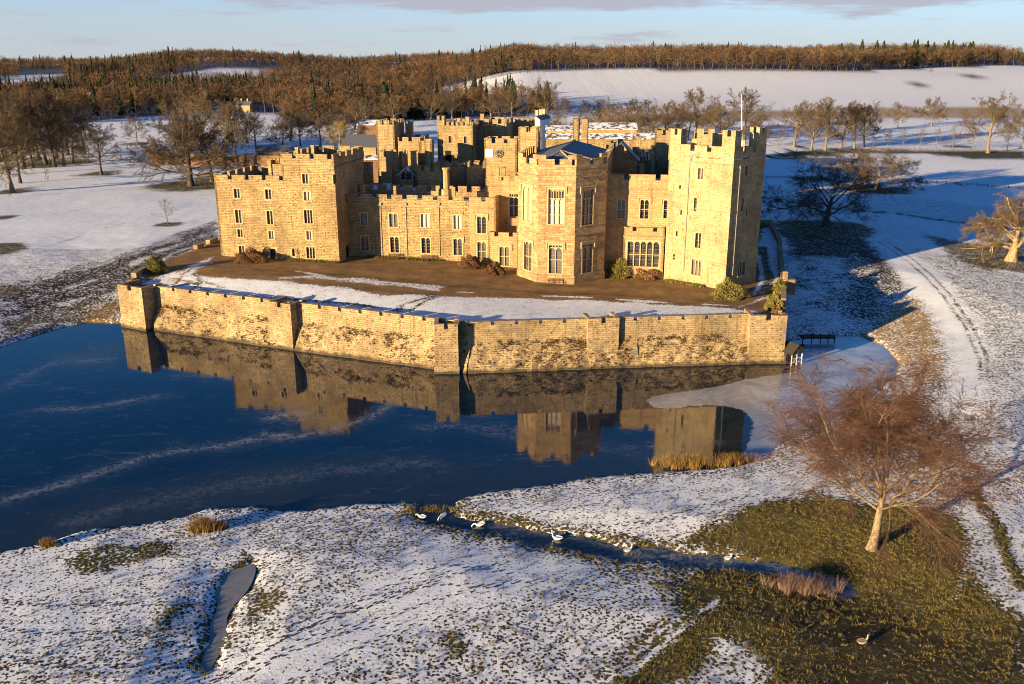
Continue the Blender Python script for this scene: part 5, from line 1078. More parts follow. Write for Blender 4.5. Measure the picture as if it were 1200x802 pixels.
def tree_at(kind, px, py, ptop, name, label, cat='tree', rz=None, sxy=1.0, group=None):
    p = gp(px, py); zt = atY(px, ptop, p[1])[2]; return plant(kind, name, label, cat, float(p[0]), float(p[1]), max(1.0, float(zt - p[2])), rt.uniform(0, 6.28) if rz is None else rz, group, sxy)

# the great tree on the near bank
GTS = dict(seg=[7, 7, 6, 5, 4], sides=[12, 8, 5, 4, 3], wig=[.03, .10, .14, .15, .12], trop=[.02, .07, .02, -.05, -.13], tap=[.25, .25, .3, .4, .5], kids=[18, 12, 9, 8], start=[.48, .18, .12, .06], ang=[48, 40, 42, 36], lr=[1.28, .50, .52, .72], fall=[.25, .35, .3, .3], rr=[.5, .5, .5, .55], barklev=3, rmin=.0125, H=15.6, trunk=.46, r=.31, flare=1.4, spread=(.5, 1.35), lean=(.05, 0.0, 1))
gt = treemesh('great', GTS, 6, env=lambda c: (.92 + .03 * max(0, c.z)) * (1 + .06 * c.x), mats=('birchbark', 'redtwig'))
p = gp(1021, 643); plant(gt, 'weeping_tree', 'big bare tree with pale trunk and fine reddish drooping twigs on the near bank', 'tree', float(p[0]), float(p[1]), float(atY(1035, 414, p[1] + 1.0)[2] - p[2]), 0.0, None, 1.3)
# oaks on the shaded bank
oak = treemesh('oak', dict(OAKS, lean=(.35, .1, 1)), 8, env=lambda c: 1.0, mats=('darkbark', 'darktwig')); tree_at(oak, 967, 266, 176, 'oak_tree', 'dark spreading bare oak with a leaning trunk in the castle shadow', sxy=1.2, rz=.4)  # dark bark and twigs repeat the castle shadow in colour
oak2 = treemesh('oak', OAKS, 14, mats=('bark', 'twig')); tree_at(oak2, 1028, 222, 168, 'oak_tree', 'broad bare oak just behind the dark leaning oak, its top in sunlight', sxy=1.25)
oak3 = treemesh('oak', dict(OAKS, r=1.25, trunk=.34, flare=1.35, kids=[12, 9, 9, 8]), 17, mats=('sungoldbark', 'twig')); tree_at(oak3, 1185, 306, 222, 'oak_tree', 'old oak with very thick trunk tinted sunlit gold at the right edge above the track', sxy=1.0)
# park trees: px of the foot, px of the top
T = [(2, 15, 226, 112, 'tall bare tree leaning at the left edge of the meadow', 1.0), (2, 54, 193, 96, 'tallest bare tree of the clump at the far left of the meadow', 1.0), (0, 38, 197, 118, 'bare tree just left of the tallest one in the left clump', 1.0), (1, -6, 228, 128, 'bare tree half cut by the left edge of the view', 1.0),
     (3, 86, 191, 136, 'wide low bare tree right of the tallest meadow tree', .9), (4, 100, 182, 132, 'round bare tree behind the wide low one', 1.0), (1, 119, 205, 142, 'bare tree standing alone on a bare ring in mid meadow', 1.0), (4, 161, 169, 133, 'small rounded bare tree far out on the snow by the conifer wood', 1.1), (5, 224, 218, 128, 'broad dense tree spreading left near the brick garden wall', 1.15),
     (2, 249, 213, 100, 'tallest slim tree by the garden wall', .9), (2, 263, 198, 116, 'slim tree second from the tallest by the garden wall', .9), (2, 278, 196, 112, 'slim tree right of the pair by the garden wall', .9), (0, 24, 215, 140, 'short bare tree between the leaning one and the clump', 1.0), (0, 75, 195, 130, 'bare tree at the right of the left clump', 1.0),
     (1, 951, 177, 112, 'left of two pale-trunked trees on the green strip', 1.0), (0, 967, 177, 111, 'right of two pale-trunked trees on the green strip', 1.0), (0, 1001, 174, 118, 'bushy tree right of the pale-trunked pair', 1.0), (4, 1012, 172, 116, 'second bushy tree right of the pale-trunked pair', .9), (2, 985, 174, 116, 'slim tree between the pale pair and the bushy ones', 1.0),
     (4, 1092, 149, 112, 'round bare tree on the slope above the young row', 1.2), (1, 1158, 180, 104, 'big rounded golden tree near the right edge beyond the snow field', 1.15), (4, 818, 158, 100, 'largest yellow-brown tree behind the tall tower', 1.2), (1, 872, 168, 100, 'dark rounded tree behind the flagpole', 1.1), (4, 790, 160, 118, 'brown tree left of the largest one behind the tall tower', 1.2), (4, 845, 162, 118, 'brown tree between the two big ones behind the tall tower', 1.0), (4, 888, 172, 136, 'round shrubby tree at the foot of the tree behind the flagpole', 1.5),
     (4, 716, 168, 116, 'orange-brown bushy tree among the stable roofs', 1.1), (4, 765, 168, 128, 'brown thicket tree by the back tower', 1.3), (0, 663, 146, 113, 'thin bare tree left end of the row below the big field', 1.1), (0, 686, 146, 116, 'thin bare tree second in the row below the big field', 1.1), (1, 703, 146, 112, 'thin bare tree third in the row below the big field', 1.1), (0, 740, 144, 114, 'thin bare tree fourth in the row below the big field', 1.1), (1, 758, 143, 113, 'thin bare tree fifth in the row below the big field', 1.1), (0, 650, 172, 140, 'brown bush-like tree behind the octagonal tower roof', 1.5), (1, 640, 150, 88, 'bare tree topping the dark conifers by the field corner', .9),
     (4, 300, 176, 130, 'bare tree left in the line above the square tower', 1.1), (4, 330, 178, 138, 'second bare tree in the line above the square tower', 1.2), (0, 352, 172, 130, 'third bare tree in the line above the square tower', 1.2), (1, 375, 172, 128, 'fourth bare tree in the line above the square tower', 1.2), (4, 415, 160, 116, 'bare tree above the pale long barn', 1.2), (4, 208, 180, 110, 'bare tree before the dark plantation near the lodge', .9), (1, 236, 172, 102, 'bare tree left of the golden lodge', .9), (4, 1052, 150, 118, 'leaning bare tree on the slope below the big field', 1.0), (4, 930, 172, 116, 'bare tree left end of the far green strip', 1.0), (1, 1199, 172, 120, 'bare tree cut by the right edge on the far strip', 1.0)]
for k, px, py, pt, lab, s in T:
    kd = WIDE if k == 5 else PARK[k] if px not in (38, 24, -6, 872, 54, 119, 300, 352) else DARKP[0 if k != 2 else 1]
    tree_at(kd, px, py, pt, 'bare_tree', lab, sxy=s)
tree_at(WILLOW, 398, 178, 140, 'willow_tree', 'yellow willow in the middle of the line above the square tower', sxy=1.35)
tree_at(YOUNG[0], 197, 263, 233, 'small_tree', 'small bushy tree alone on the meadow close to the moat bank', sxy=1.3)
tree_at(YOUNG[1], 1091, 88, 79, 'small_tree', 'lone low tree high on the big snow field', sxy=1.6)
for i, (px, py, pt) in enumerate([(1058, 174, 150), (1077, 175, 148), (1097, 176, 150), (1117, 177, 146), (1139, 176, 148), (1040, 173, 150), (1022, 172, 146), (1180, 177, 152), (975, 172, 150), (912, 176, 152)]):
    tree_at(YOUNG[i % 2], px, py, pt, 'young_tree', 'thin young bare tree in the planted row along the far fence', group='young trees planted along the far fence')
for px, py, pt in [(648, 168, 132), (672, 172, 140), (700, 165, 126), (728, 170, 128), (742, 160, 118), (755, 172, 134), (690, 174, 146), (778, 158, 116), (805, 164, 122), (832, 166, 118)]:
    tree_at(PARK[4] if px % 4 else PARK[1], px, py, pt, 'bare_tree', 'brown bushy tree among the stable roofs behind the octagonal and tall towers', sxy=1.25, group='trees among the stables')
for px, py, pt in [(10, 205, 118), (28, 198, 106), (46, 188, 104), (64, 196, 112), (66, 186, 108), (20, 186, 104), (0, 190, 100), (38, 180, 100), (80, 182, 118)]:
    tree_at(PARK[4] if px % 4 else DARKP[0], px, py, pt, 'bare_tree', 'bare tree inside the dense clump at the far left of the meadow', sxy=1.15, group='trees of the far left meadow clump')
for px, py, pt in [(430, 152, 112), (462, 146, 108), (505, 141, 106), (530, 140, 104), (575, 140, 106), (600, 141, 108), (290, 168, 124), (340, 166, 122), (388, 164, 122)]:
    tree_at(PARK[1] if px % 4 else PARK[4], px, py, pt, 'bare_tree', 'big bare tree between the castle towers and the wood behind', sxy=1.25, group='big trees between the castle and the wood')
# ---- conifers
def conifermesh(seed, tiers=11, mat='conifer'):
    R = random.Random(seed); mb = MB(); mb.cyl((0, 0, -.3), (0, 0, 17), .3, .05, 6); t = ('trunk', mb)
    V = []; F = []
    for k in range(tiers):
        z = 2 + 15.6 * k / tiers; r = 4.3 * (1 - k / tiers) ** .85 + .35; n = int(9 + 13 * (1 - k / tiers))
        for j in range(n * 3):
            a = R.uniform(0, 6.283); q = r * R.uniform(.55, 1.08); zz = z + R.gauss(0, .5); c = Vector((math.cos(a), math.sin(a), 0)); s_ = Vector((-c.y, c.x, 0)); p0 = c * q * R.uniform(.05, .35) + Vector((0, 0, zz + .5)); p1 = c * q + Vector((0, 0, zz - .35 * r * R.uniform(.4, 1.0))); w = .5 + .22 * r * R.uniform(.5, 1)
            b = len(V); V += [p0, p0.lerp(p1, .55) + s_ * w + Vector((0, 0, -.2)), p1, p0.lerp(p1, .55) - s_ * w + Vector((0, 0, -.3))]; F += [(b, b + 1, b + 2), (b, b + 2, b + 3)]
    m1 = bpy.data.meshes.new('trunk'); m1.from_pydata([tuple(v) for v in mb.v], [], mb.f); m1.materials.append(M['darkbark'])
    m2 = bpy.data.meshes.new('crown'); m2.from_pydata([tuple(v) for v in V], [], F); m2.materials.append(M[mat]); return [('trunk', m1), ('crown', m2)], 18.0
CON = [conifermesh(1), conifermesh(2, 9), conifermesh(3, 13)]
CONP = [(484, 138, 100, 'dark conifer between the castle back tower and the wood', 1.2), (492, 140, 112, 'shorter dark conifer right beside the taller one over the back tower', 1.3), (556, 122, 86, 'tall dark conifer on the wood edge left of the big field', 1.2), (563, 124, 92, 'second dark conifer on the wood edge left of the big field', 1.3), (632, 128, 96, 'dark conifer left in the group by the field corner', 1.2), (641, 128, 94, 'dark conifer middle of the group by the field corner', 1.2), (625, 130, 104, 'short dark conifer of the group by the field corner', 1.4), (67, 128, 90, 'dark conifer standing out over the left plantation', 1.2), (452, 140, 96, 'broad dark evergreen left of the tall conifer over the back tower', 1.6)]
for i, (px, py, pt, lab, s) in enumerate(CONP): tree_at(CON[i % 3], px, py, pt, 'conifer_tree', lab, 'conifer', sxy=s)

# ---- woods: the front rows tree by tree, what lies behind them as one mass
FARW = [treemesh('far', spec(seg=[4, 3, 3, 2], sides=[5, 3, 3, 3], kids=[13, 7, 6], H=18, r=.28, rmin=.07, barklev=1, trunk=.85, lr=[.34, .55, .6], spread=(.35, 1.3), fall=[.4, .4, .4], start=[.35, .15, .1]), 50 + i, mats=('darkbark', m)) for i, m in enumerate(('woodtwig', 'woodtwig', 'larch', 'woodtwig', 'twig', 'larch'))]
rw = np.random.RandomState(5)
def inpoly(P, n):
    lo, hi = P.min(0), P.max(0); q = lo + (hi - lo) * rw.rand(n, 2); return q[sdf(q[:, 0], q[:, 1], P) < 0]
woods = [('A', .9, .16, 'bare brown tree on the front edge of the plantation beyond the meadow', 'plantation trees beyond the meadow', 'dark conifer in the front edge of the plantation beyond the meadow'),
         ('B', .9, .14, 'bare brown tree in the wood just behind the castle towers', 'trees of the wood behind the castle', 'dark conifer in the wood just behind the castle towers'),
         ('E', 1.0, .35, 'bare tree on the dark wood edge left of the big snow field', 'edge trees left of the big snow field', 'dark conifer on the wood edge left of the big snow field')]
stuffpts = []
for nm, dens, con, lab, grp, clab in woods:
    W2 = G2(WOODP[nm]); area = np.prod(W2.max(0) - W2.min(0)); pts = inpoly(W2, int(min(area * dens / 100, 9000)))
    key = pts[:, 1] + 0.0; r_ = pts[:, 0] / pts[:, 1]; bins = np.floor((r_ + 1) * (170 if nm != 'E' else 150)); front = np.zeros(len(pts), bool)
    for b in np.unique(bins):
        ii = np.where(bins == b)[0]; front[ii[np.argsort(key[ii])[:1]]] = True
    ii = np.where(front)[0]; ii = ii[np.argsort(key[ii])][:95]
    for i in ii:
        x, y = pts[i]
        if rw.rand() < con: plant(CON[rw.randint(3)], 'conifer_tree', clab, 'conifer', x, y, rw.uniform(15, 22), rw.uniform(0, 6.28), 'conifers of the ' + grp)
        else: plant(FARW[rw.randint(6)], 'bare_tree', lab, 'tree', x, y, rw.uniform(14, 21), rw.uniform(0, 6.28), grp, 1.5)
    stuffpts.append((np.delete(pts, ii, 0), con))
# far edge wood along the top of the big field
edge = EDGE
L = np.r_[0, np.cumsum(np.hypot(*np.diff(edge, axis=0).T))]
for s_ in np.arange(2, L[-1], L[-1] / 88):
    x = np.interp(s_, L, edge[:, 0]) + rw.uniform(-2, 2); y = np.interp(s_, L, edge[:, 1]) + rw.uniform(0, 6)
    plant(FARW[rw.choice([0, 1, 3, 4])], 'bare_tree', 'bare brown tree in the front row of the wood above the big field', 'tree', x, y, rw.uniform(16, 23), rw.uniform(0, 6.28), 'front trees of the wood above the big field', 1.4)
back = BACKW; q = inpoly(back, 5200); stuffpts.append((q, .05))
for px, n in ((1070, 5), (815, 3), (1100, 3), (1165, 6), (1195, 6)):
    for k in range(n):
        b = gp(px + rw.uniform(-14, 14), 80); x, y = b[0], b[1] + rw.uniform(70, 230); plant(CON[rw.randint(3)], 'conifer_tree', 'dark conifer rising above the wood along the top of the big field', 'conifer', x, y, rw.uniform(21, 27), rw.uniform(0, 6.28), 'conifers above the far wood', 1.1)
# hills to the left
def hillpts(x0, x1, Y0, Y1, n): r = rw.uniform(x0, x1, n); y = rw.uniform(Y0, Y1, n); return np.stack([r * y, y], 1)
hp = hillpts(-.66, .02, 880, 2000, 8500)
gaps = GAPS
for g in gaps: hp = hp[sdf(hp[:, 0], hp[:, 1], g) > 2]
hp = hp[~((hp[:, 0] / hp[:, 1] > -.09) & (hp[:, 1] < 1000))]
stuffpts.append((hp, .16))
def lowtree(con, R):
    """a small tree for the mass: trunk plus sprays, as triangles"""
    if con:
        n = 46; h = R.rand(n) ** .8; a = R.rand(n) * 6.283; r = 3.6 * (1 - h) * R.uniform(.6, 1, n) + .3; z = 1.5 + 17 * h; c = np.stack([np.cos(a) * r, np.sin(a) * r, z], 1); top = c * [0.15, .15, 1] + [0, 0, 1.8]; s_ = np.stack([-np.sin(a), np.cos(a), 0 * a], 1) * (.5 + .28 * r[:, None])
        return np.stack([top, c - s_ - [0, 0, .8], c + s_ - [0, 0, .8]], 1)
    n = 130; sh = R.uniform(.75, 1.25); u = R.randn(n, 3); u /= np.linalg.norm(u, axis=1)[:, None]; lump = 1 + .25 * np.sin(u[:, 0] * 4 + sh * 9) * np.cos(u[:, 1] * 4 - sh * 5); c = u * (lump * R.uniform(.3, 1, n) ** .5)[:, None] * [4.3 * sh, 4.3 * sh, 6.3] + [0, 0, 10.4]; d = u * .8 + R.randn(n, 3) * .5 + [0, 0, .35]; d /= np.linalg.norm(d, axis=1)[:, None]; s_ = np.cross(d, R.randn(n, 3)); s_ /= np.linalg.norm(s_, axis=1)[:, None]; l = R.uniform(.7, 1.6, n)[:, None]; w = R.uniform(.14, .42, n)[:, None]
    tr = np.array([[[-.2, 0, 0], [.2, 0, 0], [0, 0, 12]], [[0, -.2, 0], [0, .2, 0], [0, 0, 12]]]); return np.concatenate([np.stack([c - d * l, c + s_ * w, c + d * l], 1), tr])
LOW = {0: [lowtree(0, np.random.RandomState(i)) for i in range(9)], 1: [lowtree(1, np.random.RandomState(40 + i)) for i in range(4)]}
acc = {0: [], 1: []}; tones = {0: [], 1: []}
PAL = {0: 1.3 * np.array([(.072, .047, .03), (.105, .064, .036), (.05, .037, .032), (.15, .085, .038), (.085, .064, .043), (.12, .08, .042)]), 1: np.array([(.022, .034, .017), (.035, .048, .02), (.05, .052, .022), (.028, .036, .022)])}
for pts, con in stuffpts:
    zz = height(pts[:, 0], pts[:, 1]); cl1 = fnoise(pts[:, 0], pts[:, 1], 150, 61); cl2 = fnoise(pts[:, 0], pts[:, 1], 90, 67); cl3 = vnoise(pts[:, 0], pts[:, 1], 70, 71)
    for (x, y), z, a1, a2, a3 in zip(pts, zz, cl1, cl2, cl3):
        k = int(rw.rand() < con * np.clip((a1 - .42) * 6, 0.02, 3)); tmpl = LOW[k][rw.randint(len(LOW[k]))]; a = rw.rand() * 6.283; s_ = rw.uniform(.75, 1.1) + .5 * (a3 - .5); cs, sn = math.cos(a) * s_, math.sin(a) * s_
        T_ = np.empty_like(tmpl); T_[..., 0] = tmpl[..., 0] * cs - tmpl[..., 1] * sn + x; T_[..., 1] = tmpl[..., 0] * sn + tmpl[..., 1] * cs + y; T_[..., 2] = tmpl[..., 2] * s_ * rw.uniform(.9, 1.15) + z - .3; acc[k].append(T_)
        pi = int(np.clip((a2 - .2) / .6 * len(PAL[k]) + rw.randn() * .9, 0, len(PAL[k]) - 1)); tones[k].append(np.tile(np.r_[PAL[k][pi] * rw.uniform(.75, 1.25), 1.0], (len(tmpl) * 3, 1)))
for k, nm, lab in ((0, 'woodland', 'brown leafless woodland covering the far hills behind the front rows of trees'), (1, 'conifer_woodland', 'dark evergreens mixed through the far woods')):
    Vv = np.concatenate(acc[k]).reshape(-1, 3); o = rawmesh(nm, Vv, None, M['farwood'], tri=np.arange(len(Vv)).reshape(-1, 3)); tag(o, lab, 'woodland', kind='stuff'); q = o.data.attributes.new('tone', 'FLOAT_COLOR', 'POINT'); q.data.foreach_set('color', np.concatenate(tones[k]).astype(np.float32).ravel())

# ------------------------------------------------------------------ shrubs, reeds, tufts
def leafball(seed, n, rx, ry, h, leaf=.12, mat='shrub_green', stems=14):
    R = np.random.RandomState(seed); u = R.randn(n, 3); u[:, 2] = np.abs(u[:, 2]); u /= np.linalg.norm(u, axis=1)[:, None]
    lump = 1 + .22 * np.sin(u[:, 0] * 5 + seed) * np.cos(u[:, 1] * 4.3 + 2 * seed) + .12 * np.sin(u[:, 2] * 9 + u[:, 0] * 7)
    c = u * (lump * R.uniform(.55, 1.0, n) ** .4)[:, None] * [rx, ry, h]; d = u * .6 + R.randn(n, 3) * .7; d /= np.linalg.norm(d, axis=1)[:, None]; s_ = np.cross(d, R.randn(n, 3)); s_ /= np.linalg.norm(s_, axis=1)[:, None]; l = (leaf * R.uniform(.8, 1.9, n))[:, None]
    V = np.stack([c - d * l, c + s_ * l * .5, c + d * l, c - s_ * l * .5], 1).reshape(-1, 3); me = bpy.data.meshes.new('foliage'); Q = np.arange(len(V)).reshape(-1, 4)
    me.vertices.add(len(V)); me.vertices.foreach_set('co', V.astype(np.float32).ravel()); me.loops.add(Q.size); me.loops.foreach_set('vertex_index', Q.ravel().astype(np.int32)); me.polygons.add(len(Q)); me.polygons.foreach_set('loop_start', np.arange(0, Q.size, 4, dtype=np.int32)); me.update(calc_edges=True); me.materials.append(M[mat])
    mb = MB()
    for k in range(stems): a = R.rand() * 6.28; mb.cyl((0.1 * math.cos(a), .1 * math.sin(a), -.2), (rx * .6 * math.cos(a), ry * .6 * math.sin(a), h * .6), .035, .012, 4)
    m2 = bpy.data.meshes.new('stems'); m2.from_pydata([tuple(map(float, v)) for v in mb.v], [], mb.f); m2.materials.append(M['darkbark']); return [('foliage', me), ('stems', m2)]
def shrub(px0, px1, pyt, pyb, mat, label, seed, n=7000, dep=.8, leaf=.075, name='shrub'):
    p = gp((px0 + px1) / 2, pyb); dist = math.hypot(p[1], HC - p[2]); w = (px1 - px0) * dist / FPX / 2; h = (pyb - pyt) * dist / FPX * .98; o = thing(name, label, 'shrub', (float(p[0]), float(p[1]) + w * dep * .8, float(p[2]) - .1))
    for nm, me in leafball(seed, n, w, w * dep, h, leaf, mat): c = bpy.data.objects.new(nm, me); C.objects.link(c); c.parent = o
for i, a in enumerate([(167, 193, 303, 321, 'shrub_green', 'round olive bush on the terrace corner by the meadow bank'), (272, 310, 294, 309, 'shrub_brown', 'low brown bush against the square tower'), (538, 565, 301, 315, 'shrub_brown', 'brown bush under the last window of the long range'), (570, 591, 308, 323, 'shrub_brown', 'brown bush in front of the single-storey bay'), (711, 745, 305, 327, 'shrub_green', 'rounded yellow-green bush beside the octagonal tower'), (745, 781, 314, 328, 'shrub_brown', 'low red-brown bush under the five-light window'), (837, 878, 331, 352, 'shrub_green', 'olive bush at the foot of the tall tower corner'), (905, 922, 329, 344, 'shrub_green', 'dark green bush by the terrace parapet pier'), (899, 920, 345, 365, 'shrub_green', 'pale olive bush near the last moat turret'), (905, 922, 360, 372, 'shrub_brown', 'brown bush right above the last moat turret')]): shrub(*a, seed=60 + i)
def grassblades(pts, n, hh, ww, spread, mat, name, seed, lean=.35):
    R = np.random.RandomState(seed); k = len(pts); b = np.repeat(pts, n, 0); m = len(b); a = R.rand(m) * 6.283; r = np.abs(R.randn(m)) * np.repeat(spread, n); b = b + np.stack([np.cos(a) * r, np.sin(a) * r, 0 * a], 1); h = np.repeat(hh, n) * R.uniform(.5, 1.2, m)
    tip = b + np.stack([np.cos(a) * h * lean * R.rand(m) * 2, np.sin(a) * h * lean * R.rand(m) * 2, h], 1); t = R.rand(m) * 6.283; s_ = np.stack([np.cos(t), np.sin(t), 0 * t], 1) * (ww * R.uniform(.6, 1.4, m))[:, None]; b[:, 2] -= .05
    V = np.stack([b - s_, b + s_, tip], 1).reshape(-1, 3); return rawmesh(name, V, None, M[mat], tri=np.arange(len(V)).reshape(-1, 3))
# tufts of grass standing through the thin snow of the near bank
rg = np.random.RandomState(3); cand = np.stack([rg.uniform(-38, 46, 150000), rg.uniform(47, 112, 150000)], 1); cand = cand[np.abs(cand[:, 0]) < cand[:, 1] * .62 + 2]
dl = sdf(cand[:, 0], cand[:, 1], LAKE); sd_ = stream_d(cand[:, 0], cand[:, 1]); cand = cand[(dl > .3) & (sd_ > .3) & (sdf(cand[:, 0], cand[:, 1], POND) > .2)]
ix = np.clip(np.searchsorted(gx, cand[:, 0]), 0, len(gx) - 1); iy = np.clip(np.searchsorted(gy, cand[:, 1]), 0, len(gy) - 1); cv_ = snow[iy * len(gx) + ix]
cl = fnoise(cand[:, 0], cand[:, 1], 2.2, 91); keep = rg.rand(len(cand)) < np.clip((1.0 - cv_) * np.where(cv_ > .3, .45, .75), .015, .8) * np.clip((cl - .25) * 2.2, .15, 1.3); lum_ = col.mean(1)[iy * len(gx) + ix]; keep &= rg.rand(len(cand)) < np.clip((lum_ - .034) / .035, .06, 1); cand = cand[keep]; cv_ = cv_[keep]
M['tuft'] = twigmat('winter_grass', (0.070, 0.064, 0.018), (0.24, 0.185, 0.06), 1.6)
pz = height(cand[:, 0], cand[:, 1]); tf = grassblades(np.c_[cand, pz], 7, rg.uniform(.07, .2, len(cand)), .035, np.full(len(cand), .11), 'tuft', 'grass', 8, .7); tag(tf, 'short rough winter grass poking through the thin snow of the near bank', 'grass', kind='stuff')
def clump(px, py, r, h, mat, name, label, seed, n=900, ell=1.0, ww=.025):
    p = gp(px, py); R = np.random.RandomState(seed); q = np.c_[p[0] + R.randn(60) * r * ell, p[1] + R.randn(60) * r * .6]; z = np.maximum(height(q[:, 0], q[:, 1]), -.05); o = grassblades(np.c_[q, z], n // 60, np.full(60, h), ww, np.full(60, r * .2), mat, name, seed); o.data.transform(Matrix.Translation((-float(p[0]), -float(p[1]), -float(p[2])))); o.location = tuple(map(float, p)); return tag(o, label, 'reeds' if 'reed' in name else 'tussock' if 'tus' in name else 'shrub')
clump(238, 622, .5, 1.3, 'reed', 'tussock', 'golden grass tussock on the near shore left of the frozen ditch', 1, 1500)
clump(258, 620, .3, .8, 'reed', 'tussock', 'smaller tuft right beside the golden tussock', 2, 700); clump(57, 640, .3, .7, 'reed', 'tussock', 'small brown tussock at the far left of the near shore', 3, 700)
clump(808, 550, 1.1, 1.0, 'reed', 'reed_clump', 'left dry reed clump at the water edge below the ice', 4, 2200, 1.6); clump(858, 546, .8, .9, 'reed', 'reed_clump', 'right dry reed clump at the water edge below the ice', 5, 1600, 1.4)
clump(940, 690, .95, 1.0, 'pinktwig', 'low_shrub', 'pale pinkish twiggy shrub standing in the frozen end of the stream', 6, 3200, 1.3, .016)
clump(505, 602, .8, .35, 'tuft', 'weed_bed', 'dark weed bed where the stream meets the lake', 7, 1000, 1.5)
# low planting along the castle foot
for j, (f_, u0, u1, o0, mat, lab) in enumerate([(fL, -11, -.4, .5, 'tuft', 'low dry border along the foot of the square tower'), (fP, .5, 8, .6, 'shrub_green', 'low green border along the foot of the tall tower'), (fR, 3, 18, .5, 'tuft', 'thin dry border along the foot of the long range')]):
    R = np.random.RandomState(70 + j); u = R.uniform(u0, u1, 130); q = np.array([f_.P(a, 0, o0 + R.rand() * .5)[:2] for a in u]); z = height(q[:, 0], q[:, 1]); tag(grassblades(np.c_[q, z], 30, np.full(130, .45), .04, np.full(130, .2), mat, 'border_plants', 80 + j), lab, 'border')
p_ = fL.P(fL.uz(350, 300)[0], 0, .35); R = random.Random(5); W = Wood()
sp_ = spec(seg=[4, 4, 3], sides=[4, 3, 3], kids=[10, 6], lr=[.5, .5], H=4, r=.05, rmin=.015, barklev=1, trunk=.9, start=[.1, .1], spread=(.5, 1.4)); cl_ = treemesh('climber', sp_, 3, mats=('darkbark', 'darktwig')); plant(cl_, 'climbing_shrub', 'bare climbing shrub trained up the square tower wall', 'shrub', p_[0], p_[1], 5.0, 0)
# ------------------------------------------------------------------ swans
def swanmesh(mat, low=False):
    bm = bmesh.new(); rings = [(-.62, .40, .02, .02), (-.5, .34, .10, .07), (-.3, .27, .22, .17), (0, .24, .27, .2), (.28, .25, .22, .18), (.42, .32, .13, .14)]
    neck = [(.5, .42, .10), (.57, .52, .08), (.55, .64, .068), (.53, .74, .064), (.58, .82, .072), (.67, .82, .065), (.74, .79, .035)]
    if low: neck = [(.5, .42, .10), (.62, .44, .08), (.74, .40, .066), (.85, .30, .06), (.92, .19, .066), (.95, .10, .06), (.97, .03, .03)]
    R = []
    for x, z, w, h in rings: R.append([bm.verts.new((x, w * math.cos(t), z + h * math.sin(t))) for t in np.linspace(0, 2 * math.pi, 13)[:-1]])
    for i, (x, z, r) in enumerate(neck):
        tilt = ([.3, 0, -.4, -.9, -1.2, -1.4, -1.5] if low else [.5, 1.1, 1.5, 1.3, .5, -.2, -.3])[i]; R.append([bm.verts.new((x - math.sin(tilt) * r * math.sin(t), r * math.cos(t) * .9, z + math.cos(tilt) * r * math.sin(t))) for t in np.linspace(0, 2 * math.pi, 13)[:-1]])
    for a, b in zip(R[:-1], R[1:]):
        for k in range(12): bm.faces.new((a[k], a[(k + 1) % 12], b[(k + 1) % 12], b[k]))
    bm.faces.new(R[0][::-1]); bm.faces.new(R[-1]); bmesh.ops.recalc_face_normals(bm, faces=bm.faces); me = bpy.data.meshes.new('body'); bm.to_mesh(me); bm.free(); me.materials.append(mat); me.polygons.foreach_set('use_smooth', np.ones(len(me.polygons), bool)); return me
def wingmesh(mat, s_):
    V = []; F = []
    pr = [(.3, .18, .40), (.1, .27, .46), (-.2, .27, .47), (-.45, .18, .46), (-.68, .07, .44), (-.4, .2, .33), (-.1, .285, .29), (.2, .24, .31)]
    V = [(x, s_ * y, z) for x, y, z in pr] + [(x, s_ * (y + .05), z * .99) for x, y, z in pr]; n = 8
    F = [tuple(range(n)), tuple(range(2 * n - 1, n - 1, -1))] + [(i, (i + 1) % n, n + (i + 1) % n, n + i) for i in range(n)]; me = bpy.data.meshes.new('wing'); me.from_pydata(V, [], F); me.materials.append(mat); return me
def beakmesh():
    mb = MB(); mb.cyl((.73, 0, .79), (.85, 0, .75), .03, .014, 6, 0); mb.cyl((.71, 0, .81), (.75, 0, .795), .036, .03, 6, 1); me = bpy.data.meshes.new('beak'); me.from_pydata([tuple(map(float, v)) for v in mb.v], [], mb.f, ); me.materials.append(M['beak']); me.materials.append(M['black']); me.polygons.foreach_set('material_index', mb.m); return me
SW = {m: (swanmesh(M[m]), wingmesh(M[m], 1), wingmesh(M[m], -1)) for m in ('feather', 'cygnet')}; SW['low'] = (swanmesh(M['feather'], True),) + SW['feather'][1:]; BK = beakmesh()
def swan(px, py, rz, label, mat='feather', z=None, s=.8):
    p = at(px, py, .02 if z is None else z); o = thing('swan', label, 'swan', (float(p[0]), float(p[1]), (max(hz(float(p[0]), float(p[1])) - .02, -.09) if z is None else hz(float(p[0]), float(p[1])) - .02)), math.radians(rz)); o.scale = (s, s, s)
    for nm, me in [('body', SW[mat][0]), ('wing', SW[mat][1]), ('wing', SW[mat][2])] + ([] if mat == 'low' else [('beak', BK)]): c = bpy.data.objects.new(nm, me); C.objects.link(c); c.parent = o
swan(494, 607, 150, 'white swan with its neck down at the left in the stream mouth', 'low'); swan(519, 606, 235, 'white feeding swan second from the left in the stream mouth', 'low'); swan(562, 616, 190, 'white swan with its neck down on the bank right of the stream-mouth pair', 'low')
swan(653, 632, 165, 'white swan in the middle of the stream, third from its right end'); swan(736, 646, 35, 'white swan facing right where the stream bends toward the bare grass'); swan(853, 655, 20, 'swan small and pale at the icy right end of the stream', s=.65); swan(1010, 757, 20, 'brownish swan standing on dark wet grass near the bottom right', 'cygnet', .5)
